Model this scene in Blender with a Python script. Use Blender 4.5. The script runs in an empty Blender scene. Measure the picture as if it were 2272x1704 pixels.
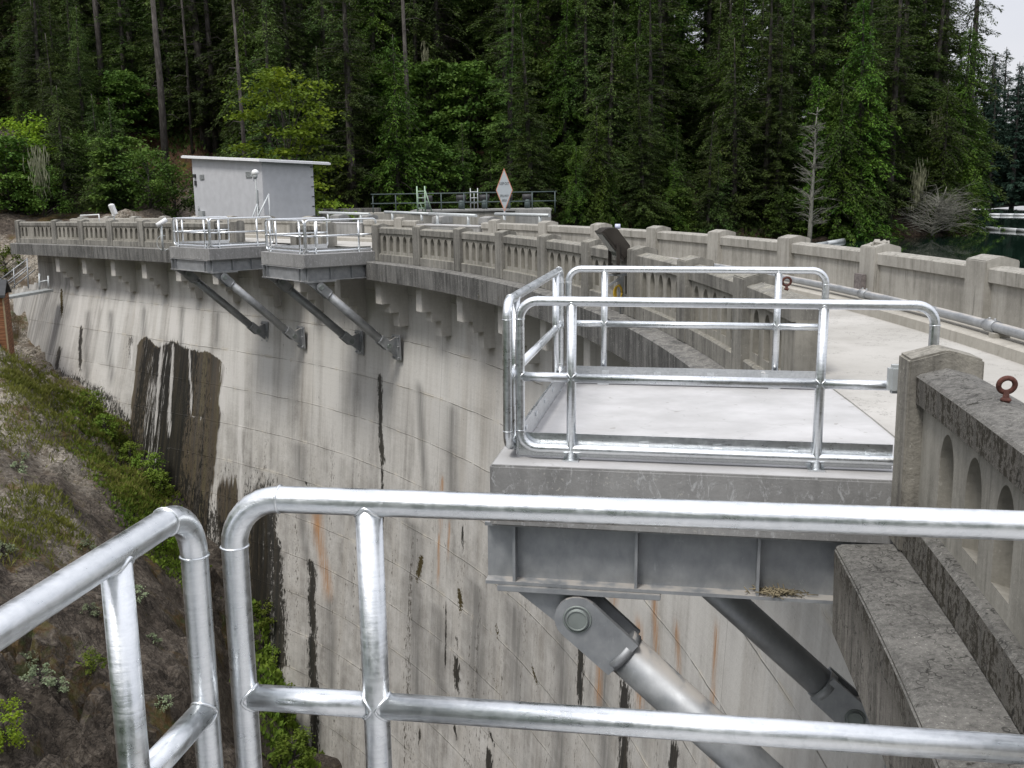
import bpy, bmesh, math, random
import numpy as np
from mathutils import Vector, Matrix

random.seed(7); RNG = np.random.default_rng(7)
S = bpy.context.scene
COL = S.collection
ZC = 1.69                      # eye above the roadway (roadway is z = 0)
FPX, PITCH, ROLL = 2267.5, 0.184674, -0.013989
CX0, CY0, R0, A0, DT, TM = -37.151485, 10.519947, 39.668568, -0.1183107, 0.0718583, 13.2065325
BAY = R0 * DT

# ------------------------------------------------------------------ survey helpers
def D(t, off=0.0, z=0.0):
    """station t (bays along the crest), offset upstream from the parapet face, height"""
    a = A0 + DT * min(t, TM)
    x = CX0 + (R0 + off) * math.cos(a); y = CY0 + (R0 + off) * math.sin(a)
    if t > TM:
        x -= math.sin(a) * (t - TM) * BAY; y += math.cos(a) * (t - TM) * BAY
        
    if t > 12: z -= 0.11 * ((t - 12) / 8) ** 2
    return Vector((x, y, z))
def tang(t):
    return A0 + DT * min(t, TM)          # yaw: 0 = +y forward
def ray(u, v):
    du, dv = u - 1136, v - 852
    cr, sr = math.cos(ROLL), math.sin(ROLL)
    U = du * cr + dv * sr; V = -du * sr + dv * cr
    c, s = math.cos(PITCH), math.sin(PITCH)
    return Vector((U / FPX, c - s * V / FPX, -s - c * V / FPX))
def P(u, v, d):
    r = ray(u, v) * d
    return (r.x, r.y, r.z + ZC)

# ------------------------------------------------------------------ object helpers
def link(o, parent=None):
    COL.objects.link(o)
    if parent: o.parent = parent
    return o
def tag(o, label=None, cat=None, group=None, kind=None):
    if label: o['label'] = label
    if cat: o['category'] = cat
    if group: o['group'] = group
    if kind: o['kind'] = kind
    return o
def empty(name, loc=(0, 0, 0), rz=0.0, label=None, cat=None, group=None):
    o = bpy.data.objects.new(name, None); o.location = loc; o.rotation_euler = (0, 0, rz)
    o.empty_display_size = 0.2
    link(o); return tag(o, label, cat, group)

class MB:
    def __init__(s): s.v = []; s.f = []; s.smooth = []
    def add(s, vs, fs, smooth=False, xf=None):
        n = len(s.v)
        s.v += [tuple(xf(*p)) if xf else tuple(p) for p in vs]
        s.f += [tuple(i + n for i in f) for f in fs]
        s.smooth += [smooth] * len(fs)
        return s
    def box(s, x0, x1, y0, y1, z0, z1, xf=None):
        vs = [(x0, y0, z0), (x1, y0, z0), (x1, y1, z0), (x0, y1, z0), (x0, y0, z1), (x1, y0, z1), (x1, y1, z1), (x0, y1, z1)]
        fs = [(0, 3, 2, 1), (4, 5, 6, 7), (0, 1, 5, 4), (1, 2, 6, 5), (2, 3, 7, 6), (3, 0, 4, 7)]
        return s.add(vs, fs, False, xf)
    def obox(s, c, ax, ay, az, hx, hy, hz):
        c, ax, ay, az = Vector(c), Vector(ax).normalized(), Vector(ay).normalized(), Vector(az).normalized()
        return s.box(-hx, hx, -hy, hy, -hz, hz, lambda x, y, z: c + ax * x + ay * y + az * z)
    def prism(s, poly, a0, a1, xf):
        """poly in (p,q), swept along a from a0 to a1; xf(a,p,q)"""
        n = len(poly)
        vs = [(a0, p, q) for p, q in poly] + [(a1, p, q) for p, q in poly]
        fs = [(i, (i + 1) % n, n + (i + 1) % n, n + i) for i in range(n)] + [tuple(range(n - 1, -1, -1)), tuple(range(n, 2 * n))]
        return s.add(vs, fs, False, xf)
    def sweep(s, poly, ts, xf, caps=True):
        n = len(poly); vs = [(t, p, q) for t in ts for p, q in poly]; fs = []
        for k in range(len(ts) - 1):
            for i in range(n):
                j = (i + 1) % n
                fs.append((k * n + i, k * n + j, (k + 1) * n + j, (k + 1) * n + i))
        if caps: fs += [tuple(range(n - 1, -1, -1)), tuple(range((len(ts) - 1) * n, len(ts) * n))]
        return s.add(vs, fs, False, xf)
    def tube(s, pts, r, seg=16, caps=True, closed=False):
        pts = [Vector(p) for p in pts]; n = len(pts)
        rs = r if isinstance(r, (list, tuple)) else [r] * n
        T = []
        for i in range(n):
            a = pts[(i - 1) % n] if (closed or i > 0) else pts[i]
            b = pts[(i + 1) % n] if (closed or i < n - 1) else pts[i]
            T.append((b - a).normalized())
        up = Vector((0, 0, 1)) if abs(T[0].z) < .9 else Vector((1, 0, 0))
        N = (up - T[0] * up.dot(T[0])).normalized(); vs = []
        for i in range(n):
            N = (N - T[i] * N.dot(T[i]))
            N = N.normalized() if N.length > 1e-6 else T[i].orthogonal().normalized()
            B = T[i].cross(N)
            for k in range(seg):
                a = 2 * math.pi * k / seg
                vs.append(pts[i] + (N * math.cos(a) + B * math.sin(a)) * rs[i])
        fs = []
        m = n if closed else n - 1
        for i in range(m):
            j = (i + 1) % n
            for k in range(seg):
                l = (k + 1) % seg
                fs.append((i * seg + k, i * seg + l, j * seg + l, j * seg + k))
        s.add(vs, fs, True)
        if caps and not closed:
            b = len(s.v) - len(vs)
            s.f += [tuple(b + k for k in range(seg - 1, -1, -1)), tuple(b + (n - 1) * seg + k for k in range(seg))]
            s.smooth += [False, False]
        return s
    def ring(s, c, axis, R, r, seg=24, rs=8):
        c = Vector(c); ax = Vector(axis).normalized(); u = ax.orthogonal().normalized(); w = ax.cross(u)
        return s.tube([c + (u * math.cos(2 * math.pi * k / seg) + w * math.sin(2 * math.pi * k / seg)) * R for k in range(seg)], r, rs, closed=True)
    def ball(s, c, r, nu=14, nv=8, sz=1.0):
        vs = []; fs = []
        for j in range(nv + 1):
            ph = -math.pi / 2 + math.pi * j / nv
            for i in range(nu):
                th = 2 * math.pi * i / nu
                vs.append((c[0] + r * math.cos(ph) * math.cos(th), c[1] + r * math.cos(ph) * math.sin(th), c[2] + r * sz * math.sin(ph)))
        for j in range(nv):
            for i in range(nu):
                k = (i + 1) % nu
                fs.append((j * nu + i, j * nu + k, (j + 1) * nu + k, (j + 1) * nu + i))
        return s.add(vs, fs, True)
    def mesh(s, name, mat, bevel=0.0):
        me = bpy.data.meshes.new(name); me.from_pydata([tuple(v) for v in s.v], [], s.f)
        me.polygons.foreach_set('use_smooth', s.smooth)
        me.materials.append(mat)
        bm = bmesh.new(); bm.from_mesh(me)
        bmesh.ops.recalc_face_normals(bm, faces=bm.faces)
        if bevel:
            es = [e for e in bm.edges if len(e.link_faces) == 2 and e.calc_face_angle(0) > .5]
            bmesh.ops.bevel(bm, geom=es, offset=bevel, segments=2, affect='EDGES', clamp_overlap=True)
        bm.to_mesh(me); bm.free(); me.update(); return me
    def build(s, name, mat, parent=None, bevel=0.0):
        return link(bpy.data.objects.new(name, s.mesh(name, mat, bevel)), parent)

# ------------------------------------------------------------------ material helpers
class NT:
    def __init__(s, name):
        s.m = bpy.data.materials.new(name); s.m.use_nodes = True
        s.t = s.m.node_tree; s.t.nodes.clear()
        s.out = s.t.nodes.new('ShaderNodeOutputMaterial')
        s.b = s.t.nodes.new('ShaderNodeBsdfPrincipled')
        s.t.links.new(s.b.outputs[0], s.out.inputs[0])
    def n(s, typ, ins=None, out=0, **kw):
        nd = s.t.nodes.new('ShaderNode' + typ)
        for k, v in kw.items(): setattr(nd, k, v)
        for k, v in (ins or {}).items(): s.set(nd.inputs[k], v)
        return nd.outputs[out]
    def set(s, sock, v):
        if isinstance(v, bpy.types.NodeSocket): s.t.links.new(v, sock)
        elif isinstance(v, (tuple, list)) and len(v) == 3 and sock.type == 'RGBA': sock.default_value = (*v, 1)
        else: sock.default_value = v
    def pos(s): return s.n('NewGeometry')
    def obj(s): return s.n('TexCoord', out=3)
    def scale(s, v, sc): return s.n('VectorMath', {0: v, 1: sc}, operation='MULTIPLY')
    def add3(s, v, w): return s.n('VectorMath', {0: v, 1: w}, operation='ADD')
    def noise(s, v, scale=1., det=4., rough=.55, col=False, dist=0.):
        return s.n('TexNoise', {'Vector': v, 'Scale': scale, 'Detail': det, 'Roughness': rough, 'Distortion': dist}, out=1 if col else 0)
    def math(s, op, a, b=0., c=None, clamp=False):
        ins = {0: a, 1: b}
        if c is not None: ins[2] = c
        return s.n('Math', ins, operation=op, use_clamp=clamp)
    def ss(s, x, lo, hi, a=0., b=1.):
        return s.n('MapRange', {'Value': x, 'From Min': lo, 'From Max': hi, 'To Min': a, 'To Max': b}, interpolation_type='SMOOTHSTEP')
    def mix(s, f, a, b, bt='MIX'):
        nd = s.t.nodes.new('ShaderNodeMix'); nd.data_type = 'RGBA'; nd.blend_type = bt
        s.set(nd.inputs[0], f); s.set(nd.inputs[6], a); s.set(nd.inputs[7], b); return nd.outputs[2]
    def ramp(s, f, stops):
        nd = s.t.nodes.new('ShaderNodeValToRGB'); e = nd.color_ramp.elements
        while len(e) < len(stops): e.new(.5)
        for i, (p, c) in enumerate(stops):
            e[i].position = p; e[i].color = (*c, 1) if len(c) == 3 else c
        s.set(nd.inputs[0], f); return nd.outputs[0]
    def bump(s, h, st=.3, dist=.02, nrm=None):
        ins = {'Height': h, 'Strength': st, 'Distance': dist}
        if nrm is not None: ins['Normal'] = nrm
        return s.n('Bump', ins)
    def done(s, base=None, rough=None, metal=None, nrm=None, **kw):
        if base is not None: s.set(s.b.inputs['Base Color'], base)
        if rough is not None: s.set(s.b.inputs['Roughness'], rough)
        if metal is not None: s.set(s.b.inputs['Metallic'], metal)
        if nrm is not None: s.set(s.b.inputs['Normal'], nrm)
        for k, v in kw.items(): s.set(s.b.inputs[k], v)
        return s.m

def plain(name, col, rough=.6, metal=0., var=.12, scale=6., bump=.05):
    t = NT(name); p = t.obj(); n = t.noise(p, scale, 5)
    c = t.mix(t.ss(n, .3, .7), tuple(x * (1 - var) for x in col), tuple(min(1, x * (1 + var)) for x in col))
    return t.done(c, rough, metal, t.bump(t.noise(p, scale * 6, 3), bump, .01))

def galv_mat(name, bright=1.0):
    t = NT(name); p = t.obj()
    big = t.noise(p, 2.2, 3); spang = t.n('TexVoronoi', {'Vector': p, 'Scale': 60.}, out=1)
    sp = t.math('MULTIPLY', t.n('SeparateColor', {0: spang}), 1.)
    drip = t.noise(t.scale(p, (34, 34, 34)), 1., 5, .65, dist=.8); scr = t.noise(t.scale(p, (9, 9, 90)), 1., 3, .6, dist=.5)
    f = t.math('ADD', t.math('MULTIPLY', big, .30), t.math('ADD', t.math('MULTIPLY', drip, .40), t.math('MULTIPLY', scr, .30)))
    a, b = (.66 * bright, .69 * bright, .71 * bright), (.83 * bright, .855 * bright, .875 * bright)
    c = t.mix(t.ss(f, .38, .62), a, b)
    c = t.mix(t.math('MULTIPLY', t.ss(sp, .6, 1.), .2), c, (.88, .90, .92))
    r = t.math('ADD', t.ss(f, .34, .66, .23, .42), t.math('MULTIPLY', sp, .04))
    h = t.math('ADD', t.math('MULTIPLY', drip, .6), t.math('ADD', t.math('MULTIPLY', scr, .7), t.math('MULTIPLY', t.noise(p, 140., 2), .15)))
    return t.done(c, r, 1., t.bump(h, .22, .003))

def zinc_mat(name):
    t = NT(name); p = t.obj()
    n = t.noise(p, 5., 5, .6); st = t.noise(t.scale(p, (22, 22, 9)), 1., 5, .65)
    c = t.ramp(t.math('ADD', t.math('MULTIPLY', n, .75), t.math('MULTIPLY', st, .25)), [(.30, (.25, .265, .28)), (.52, (.345, .36, .375)), (.74, (.45, .465, .48))])
    frost = t.ss(t.noise(t.scale(p, (14, 14, 5)), 1., 6, .75, dist=2.), .60, .68)
    c = t.mix(t.math('MULTIPLY', frost, .5), c, (.45, .47, .5))
    g = t.pos(); nz = t.n('SeparateXYZ', {0: t.n('NewGeometry', out=1)}, out=2)
    dust = t.math('MULTIPLY', t.ss(nz, .7, .95), t.ss(n, .35, .55))
    c = t.mix(t.math('MULTIPLY', dust, .75), c, (.42, .39, .35))
    return t.done(c, t.ss(n, .3, .7, .42, .62), t.math('MULTIPLY', t.math('SUBTRACT', 1., dust), .55), t.bump(st, .12, .004))

def concrete(name, c_dark, c_light, streak=.5, speck=.0, moss=.0, eff=.0, board=False, bump=.35, topdirt=None, mott=.5):
    """weathered cast concrete; stains run down in world z"""
    t = NT(name); p = t.pos()
    mo = t.noise(p, .9, 6, .6); fine = t.noise(p, 14., 5, .65)
    st = t.noise(t.scale(p, (7, 7, .55)), 1., 5, .6)
    f = t.math('ADD', t.math('MULTIPLY', mo, mott), t.math('ADD', t.math('MULTIPLY', st, streak), t.math('MULTIPLY', fine, .22)))
    tot = (mott + streak + .22) * .5
    c = t.mix(t.ss(f, tot - .20, tot + .20), c_dark, c_light)
    nz = t.n('SeparateXYZ', {0: t.n('NewGeometry', out=1)}, out=2)
    # black algae streaks on upright faces
    blk = t.math('MULTIPLY', t.ss(t.noise(t.scale(p, (9, 9, .8)), 1., 6, .7), .57, .70), t.ss(nz, .6, .2))
    c = t.mix(t.math('MULTIPLY', blk, streak * .9), c, tuple(x * .33 for x in c_dark))
    if eff:
        e = t.math('MULTIPLY', t.ss(t.noise(t.scale(p, (17, 17, 8)), 1., 8, .80, dist=.8), .53, .63), eff)
        c = t.mix(e, c, (.50, .51, .52))
    if topdirt:
        c = t.mix(t.math('MULTIPLY', t.ss(nz, .5, .9), t.ss(t.noise(p, 5., 6, .7), .35, .6)), c, t.mix(t.ss(t.noise(p, 22., 5, .75), .35, .65), tuple(x * .55 for x in topdirt), tuple(x * 1.35 for x in topdirt)))
    if speck:
        sp = t.ss(t.noise(p, 38., 4, .7), .60, .68)
        pat = t.ss(t.noise(p, 3.2, 5, .7), .44, .62)
        c = t.mix(t.math('MULTIPLY', t.math('MULTIPLY', sp, pat), speck), c, (.62, .60, .54))
        c = t.mix(t.math('MULTIPLY', t.ss(t.noise(t.add3(p, (7, 3, 1)), 3.6, 5, .7), .66, .72), speck * .8), c, (.03, .028, .022))
    if moss:
        m = t.math('MULTIPLY', t.ss(t.noise(p, 2.6, 5, .7), .62, .70), moss)
        c = t.mix(m, c, (.07, .06, .02))
    h = t.math('ADD', fine, t.math('MULTIPLY', t.noise(p, 60., 3), .4))
    if board:
        z = t.n('SeparateXYZ', {0: p}, out=2)
        ln = t.ss(t.math('PINGPONG', z, .075), .004, .0)
        c = t.mix(t.math('MULTIPLY', ln, .35), c, tuple(x * .6 for x in c_dark))
    return t.done(c, .9, 0., t.bump(h, bump, .012), **{'Specular IOR Level': .25})

M = {}
M['galv'] = galv_mat('galvanised_pipe')
M['galv_plate'] = galv_mat('galvanised_plate', .8)
M['zinc'] = zinc_mat('dull_zinc_steel')
M['parapet'] = concrete('weathered_parapet_concrete', (.115, .112, .102), (.30, .29, .262), .65, .6, .2, topdirt=(.25, .24, .205), bump=.5)
M['nearpillar'] = concrete('stained_near_pillar', (.10, .095, .085), (.29, .275, .24), .95, .7, .25, topdirt=(.25, .24, .21), bump=.8)
M['panel'] = concrete('balustrade_panel_concrete', (.18, .172, .15), (.37, .355, .315), .6, .25)
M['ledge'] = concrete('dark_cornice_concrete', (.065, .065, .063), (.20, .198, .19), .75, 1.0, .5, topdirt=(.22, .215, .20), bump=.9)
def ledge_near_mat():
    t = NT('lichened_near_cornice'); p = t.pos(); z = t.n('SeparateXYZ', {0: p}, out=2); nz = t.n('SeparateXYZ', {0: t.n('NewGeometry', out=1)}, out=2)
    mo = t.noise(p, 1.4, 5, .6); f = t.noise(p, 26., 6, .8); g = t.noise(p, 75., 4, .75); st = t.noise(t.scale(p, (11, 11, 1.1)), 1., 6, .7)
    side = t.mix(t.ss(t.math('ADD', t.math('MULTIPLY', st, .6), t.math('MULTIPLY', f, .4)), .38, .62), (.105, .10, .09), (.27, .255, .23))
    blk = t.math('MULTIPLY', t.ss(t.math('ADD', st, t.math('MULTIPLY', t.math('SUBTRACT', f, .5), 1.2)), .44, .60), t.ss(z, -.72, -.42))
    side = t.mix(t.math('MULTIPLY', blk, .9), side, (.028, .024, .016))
    top = t.mix(t.ss(t.math('ADD', t.math('MULTIPLY', f, .6), t.math('MULTIPLY', mo, .4)), .36, .62), (.085, .083, .078), (.225, .22, .205))
    top = t.mix(t.math('MULTIPLY', t.ss(g, .58, .68), t.ss(mo, .3, .6, .25, .9)), top, (.46, .45, .41))
    top = t.mix(t.math('MULTIPLY', t.ss(t.noise(t.add3(p, (4, 1, 7)), 9., 5, .7), .62, .68), .85), top, (.022, .020, .016))
    c = t.mix(t.ss(nz, .45, .8), side, top)
    cr = t.math('ABSOLUTE', t.math('SUBTRACT', t.noise(p, 1.1, 5, .7), .5)); c = t.mix(t.math('MULTIPLY', t.ss(cr, .006, .001), .7), c, (.02, .02, .018))
    h = t.math('ADD', t.math('MULTIPLY', f, .8), t.math('MULTIPLY', g, .5))
    return t.done(c, .95, 0., t.bump(h, .95, .014), **{'Specular IOR Level': .2})
M['ledge_near'] = ledge_near_mat()
M['bracket'] = concrete('bracket_concrete', (.43, .415, .385), (.60, .585, .55), .3, board=True)
M['upstream'] = concrete('upstream_parapet_concrete', (.24, .23, .205), (.42, .405, .37), .6, .3, topdirt=(.29, .28, .25))
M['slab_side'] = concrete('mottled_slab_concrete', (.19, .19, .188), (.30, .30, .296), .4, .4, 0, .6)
M['newgrey'] = concrete('new_grey_concrete', (.22, .22, .215), (.34, .34, .33), .55, .1)
M['hutwall'] = plain('pale_painted_block', (.50, .51, .53), .7, var=.06, scale=2.5)
M['white'] = plain('white_paint', (.80, .81, .82), .45, var=.04)
M['whitegalv'] = plain('whitish_pipe', (.50, .53, .54), .45, .2, var=.08)
M['dark'] = plain('dark_rubber', (.03, .03, .032), .6)
M['boxgrey'] = plain('grey_box_paint', (.34, .36, .36), .5)
M['bronze'] = plain('brown_lamp_enamel', (.055, .048, .042), .35, .3, var=.2)
M['glass'] = plain('lamp_glass', (.20, .22, .20), .12)
M['rust'] = plain('rusty_iron', (.11, .045, .035), .8, .3, var=.35, scale=30, bump=.4)
M['yellow'] = plain('yellow_hose', (.55, .36, .03), .5)
M['green_paint'] = plain('pale_green_paint', (.36, .50, .36), .5)
M['teal_paint'] = plain('dull_teal_paint', (.065, .09, .09), .6)
M['sign_white'] = plain('sign_face', (.48, .52, .55), .4, var=.03)
M['sign_orange'] = plain('sign_orange_border', (.62, .28, .18), .5)
M['sign_black'] = plain('sign_black_letters', (.06, .065, .07), .6)
M['mark_white'] = plain('white_marker', (.8, .8, .8), .6)
M['pin'] = plain('green_grey_pin', (.24, .27, .26), .55, .3)
M['wood'] = None
M['bark'] = None

def deck_mat():
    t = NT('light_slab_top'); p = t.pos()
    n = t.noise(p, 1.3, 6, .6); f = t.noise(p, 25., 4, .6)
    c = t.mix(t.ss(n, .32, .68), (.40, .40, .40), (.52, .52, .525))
    st = t.ss(t.noise(t.scale(p, (1.2, 9, 1)), 1., 5, .7, dist=.6), .60, .72)
    c = t.mix(t.math('MULTIPLY', st, .30), c, (.40, .40, .41))
    sp = t.ss(t.noise(p, 9., 2, .5), .71, .74); c = t.mix(t.math('MULTIPLY', sp, .6), c, (.25, .24, .22))
    c = t.mix(t.math('MULTIPLY', t.ss(t.noise(t.add3(p, (2, 5, 0)), .8, 6, .65), .48, .62), .30), c, (.36, .36, .355))
    c = t.mix(t.math('MULTIPLY', t.ss(t.math('ABSOLUTE', t.math('SUBTRACT', t.noise(t.scale(p, (.8, 1.4, 1)), 1., 3, .5), .5)), .004, .0), .35), c, (.28, .28, .275))
    return t.done(c, .85, 0., t.bump(f, .15, .004))
M['deck'] = deck_mat()
def road_mat():
    t = NT('rough_road_concrete'); p = t.pos()
    n = t.noise(p, .7, 6, .65); f = t.noise(p, 30., 5, .75); sp = t.n('TexVoronoi', {'Vector': p, 'Scale': 55.}, out=0)
    c = t.mix(t.ss(n, .3, .7), (.34, .33, .305), (.49, .48, .455))
    c = t.mix(t.ss(f, .58, .72, 0., .45), c, (.26, .245, .21))
    c = t.mix(t.ss(sp, .12, .02, 0., .35), c, (.70, .68, .63))
    cr = t.ss(t.noise(t.scale(p, (.6, 4, 1)), 1., 6, .75, dist=1.), .62, .70)
    c = t.mix(t.math('MULTIPLY', cr, .3), c, (.30, .28, .24))
    ck = t.ss(t.math('ABSOLUTE', t.math('SUBTRACT', t.noise(t.scale(p, (.5, .5, 1)), 1., 7, .7), .5)), .0035, .0005)
    c = t.mix(t.math('MULTIPLY', ck, .6), c, (.12, .115, .10))
    c = t.mix(t.math('MULTIPLY', t.ss(t.noise(p, .35, 5, .6), .5, .66), .35), c, (.27, .26, .235))
    return t.done(c, .95, 0., t.bump(f, .5, .01))
M['road'] = road_mat()
M['kerb'] = concrete('kerb_concrete', (.30, .285, .25), (.45, .43, .385), .3, .25)

def wall_mat():
    t = NT('stained_dam_concrete'); uv = t.n('UVMap', uv_map='UVMap'); p = t.pos()
    at = t.n('Attribute', attribute_name='stain', attribute_type='GEOMETRY')
    sx = t.n('SeparateColor', {0: at}); sR = sx
    sep = [nd for nd in t.t.nodes if nd.bl_idname == 'ShaderNodeSeparateColor'][-1]
    R, G, B = sep.outputs[0], sep.outputs[1], sep.outputs[2]
    at2 = t.n('Attribute', attribute_name='stain2', attribute_type='GEOMETRY')
    sx2 = t.n('SeparateColor', {0: at2}); sep2 = [nd for nd in t.t.nodes if nd.bl_idname == 'ShaderNodeSeparateColor'][-1]
    GR, MO, BR = sep2.outputs[0], sep2.outputs[1], sep2.outputs[2]
    su = t.n('SeparateXYZ', {0: uv}); sepu = [nd for nd in t.t.nodes if nd.bl_idname == 'ShaderNodeSeparateXYZ'][-1]
    U, V = sepu.outputs[0], sepu.outputs[1]
    w = t.noise(uv, .35, 5, .6); mid = t.noise(uv, 1.6, 5, .65); fine = t.noise(uv, 12., 5, .7)
    stA = t.noise(t.scale(uv, (5.5, .22, 1)), 1., 6, .62); stB = t.noise(t.scale(uv, (1.6, .10, 1)), 1., 4, .55)
    stC = t.noise(t.scale(uv, (16, .8, 1)), 1., 5, .7)
    f = t.math('ADD', t.math('MULTIPLY', w, .35), t.math('ADD', t.math('MULTIPLY', stA, .32), t.math('ADD', t.math('MULTIPLY', stB, .60), t.math('MULTIPLY', fine, .18))))
    deep = t.ss(V, -3.5, -10.)                               # older, dirtier concrete lower down
    c1 = t.ramp(f, [(.55, (.36, .345, .32)), (.66, (.52, .505, .475)), (.78, (.63, .62, .59))])
    c2 = t.ramp(f, [(.57, (.19, .18, .165)), (.68, (.33, .315, .29)), (.79, (.47, .45, .415))])
    c = t.mix(t.math('MULTIPLY', deep, t.ss(t.math('ADD', mid, t.math('MULTIPLY', stB, .7)), .50, .95, .10, 1.)), c1, c2)
    # every pour has its own tone
    cell = t.n('CombineXYZ', {0: t.math('FLOOR', t.math('DIVIDE', t.math('ADD', U, t.math('MULTIPLY', t.math('FLOOR', t.math('DIVIDE', V, 1.52)), 1.7)), 8.6)), 1: t.math('FLOOR', t.math('DIVIDE', V, 1.52))})
    tone = t.n('TexWhiteNoise', {'Vector': cell}, noise_dimensions='2D')
    c = t.mix(t.math('MULTIPLY', tone, .22), c, (.20, .195, .185))
    blot = t.ss(t.math('ADD', t.math('MULTIPLY', t.noise(t.scale(uv, (.9, .55, 1)), 1., 6, .7), .7), t.math('MULTIPLY', stB, .3)), .44, .60)
    c = t.mix(t.math('MULTIPLY', blot, .35), c, (.62, .61, .585))
    # warm / cold drift
    c = t.mix(t.math('MULTIPLY', t.ss(stB, .52, .66), .35), c, (.42, .36, .28), 'MULTIPLY') if False else t.mix(t.math('MULTIPLY', t.ss(t.noise(t.scale(uv, (.9, .12, 1)), 1., 3), .55, .7), .22), c, (.38, .34, .28))
    # pour lifts
    jit = t.math('MULTIPLY', t.math('SUBTRACT', t.noise(uv, .8, 3), .5), .10)
    lf = t.math('PINGPONG', t.math('ADD', V, jit), .76)
    ln = t.math('MULTIPLY', t.ss(lf, .022, .0), t.ss(t.noise(t.scale(uv, (.8, .8, 1)), 1., 5, .7), .36, .54))
    c = t.mix(t.math('MULTIPLY', ln, .7), c, (.15, .14, .12))
    lip = t.math('MULTIPLY', t.ss(lf, .10, .03), t.ss(t.noise(t.scale(uv, (1.8, .5, 1)), 1., 5, .7), .50, .62))
    c = t.mix(t.math('MULTIPLY', lip, .75), c, (.52, .49, .43))
    vj = t.ss(t.math('PINGPONG', t.math('ADD', U, t.math('MULTIPLY', jit, .3)), 4.3), .016, .0)
    c = t.mix(t.math('MULTIPLY', vj, .6), c, (.14, .13, .12))
    bd = t.ss(t.math('PINGPONG', V, .10), .006, .0)
    c = t.mix(t.math('MULTIPLY', bd, .16), c, (.15, .14, .12))
    # fine black pitting & runs
    c = t.mix(t.math('MULTIPLY', t.ss(stC, .61, .74), t.ss(mid, .45, .64, .05, .5)), c, (.10, .095, .085))
    # grey runs
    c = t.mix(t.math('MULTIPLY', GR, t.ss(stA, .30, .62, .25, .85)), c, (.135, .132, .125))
    # lichen pepper in columns on the old lower lifts
    rg2 = t.noise(t.add3(t.scale(uv, (13, 4.5, 1)), (3, 7, 0)), 1., 6, .75)
    pep = t.math('MULTIPLY', t.ss(t.math('ADD', t.math('MULTIPLY', stB, .55), t.math('MULTIPLY', rg2, .75)), .72, .80), t.ss(V, -5.5, -10.5, .0, 1.))
    c = t.mix(t.math('MULTIPLY', pep, .85), c, (.050, .042, .030))
    # rust
    rf = t.math('MULTIPLY', B, t.ss(stC, .30, .62))
    c = t.mix(t.math('MULTIPLY', rf, .9), c, (.38, .19, .07))
    # brown organic film
    bf = t.ss(t.math('ADD', BR, t.math('MULTIPLY', t.math('SUBTRACT', stA, .5), .9)), .45, .62)
    brc = t.ramp(t.noise(t.scale(uv, (3.5, .12, 1)), 1., 4), [(.36, (.018, .015, .010)), (.5, (.045, .030, .013)), (.66, (.065, .052, .016))])
    c = t.mix(t.math('MULTIPLY', bf, .92), c, brc)
    # black algae
    rag = t.noise(t.scale(uv, (11, 3.4, 1)), 1., 6, .72)
    kf = t.ss(t.math('ADD', R, t.math('ADD', t.math('MULTIPLY', t.math('SUBTRACT', stC, .5), 1.2), t.math('MULTIPLY', t.math('SUBTRACT', rag, .5), 2.6))), .42, .62)
    kc = t.mix(t.ss(stA, .4, .65), (.014, .014, .013), (.035, .030, .022))
    c = t.mix(t.math('MULTIPLY', kf, .95), c, kc)
    mf = t.ss(t.math('ADD', MO, t.math('MULTIPLY', t.math('SUBTRACT', fine, .5), 2.4)), .45, .6)
    c = t.mix(mf, c, (.055, .042, .014))
    # lime runs
    gf = t.ss(t.math('ADD', t.math('MULTIPLY', G, .95), t.math('ADD', t.math('MULTIPLY', t.math('SUBTRACT', stC, .5), 2.6), t.math('MULTIPLY', t.math('SUBTRACT', stA, .5), 1.4))), .46, .72)
    c = t.mix(t.math('MULTIPLY', gf, .7), c, (.60, .585, .56))
    h = t.math('ADD', t.math('MULTIPLY', fine, .6), t.math('ADD', t.math('MULTIPLY', stA, .4), t.math('MULTIPLY', ln, -1.2)))
    rough = t.mix(kf, (.9, .9, .9), (.5, .5, .5))
    return t.done(c, rough, 0., t.bump(h, .45, .03), **{'Specular IOR Level': .3})
M['wall'] = wall_mat()

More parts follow.
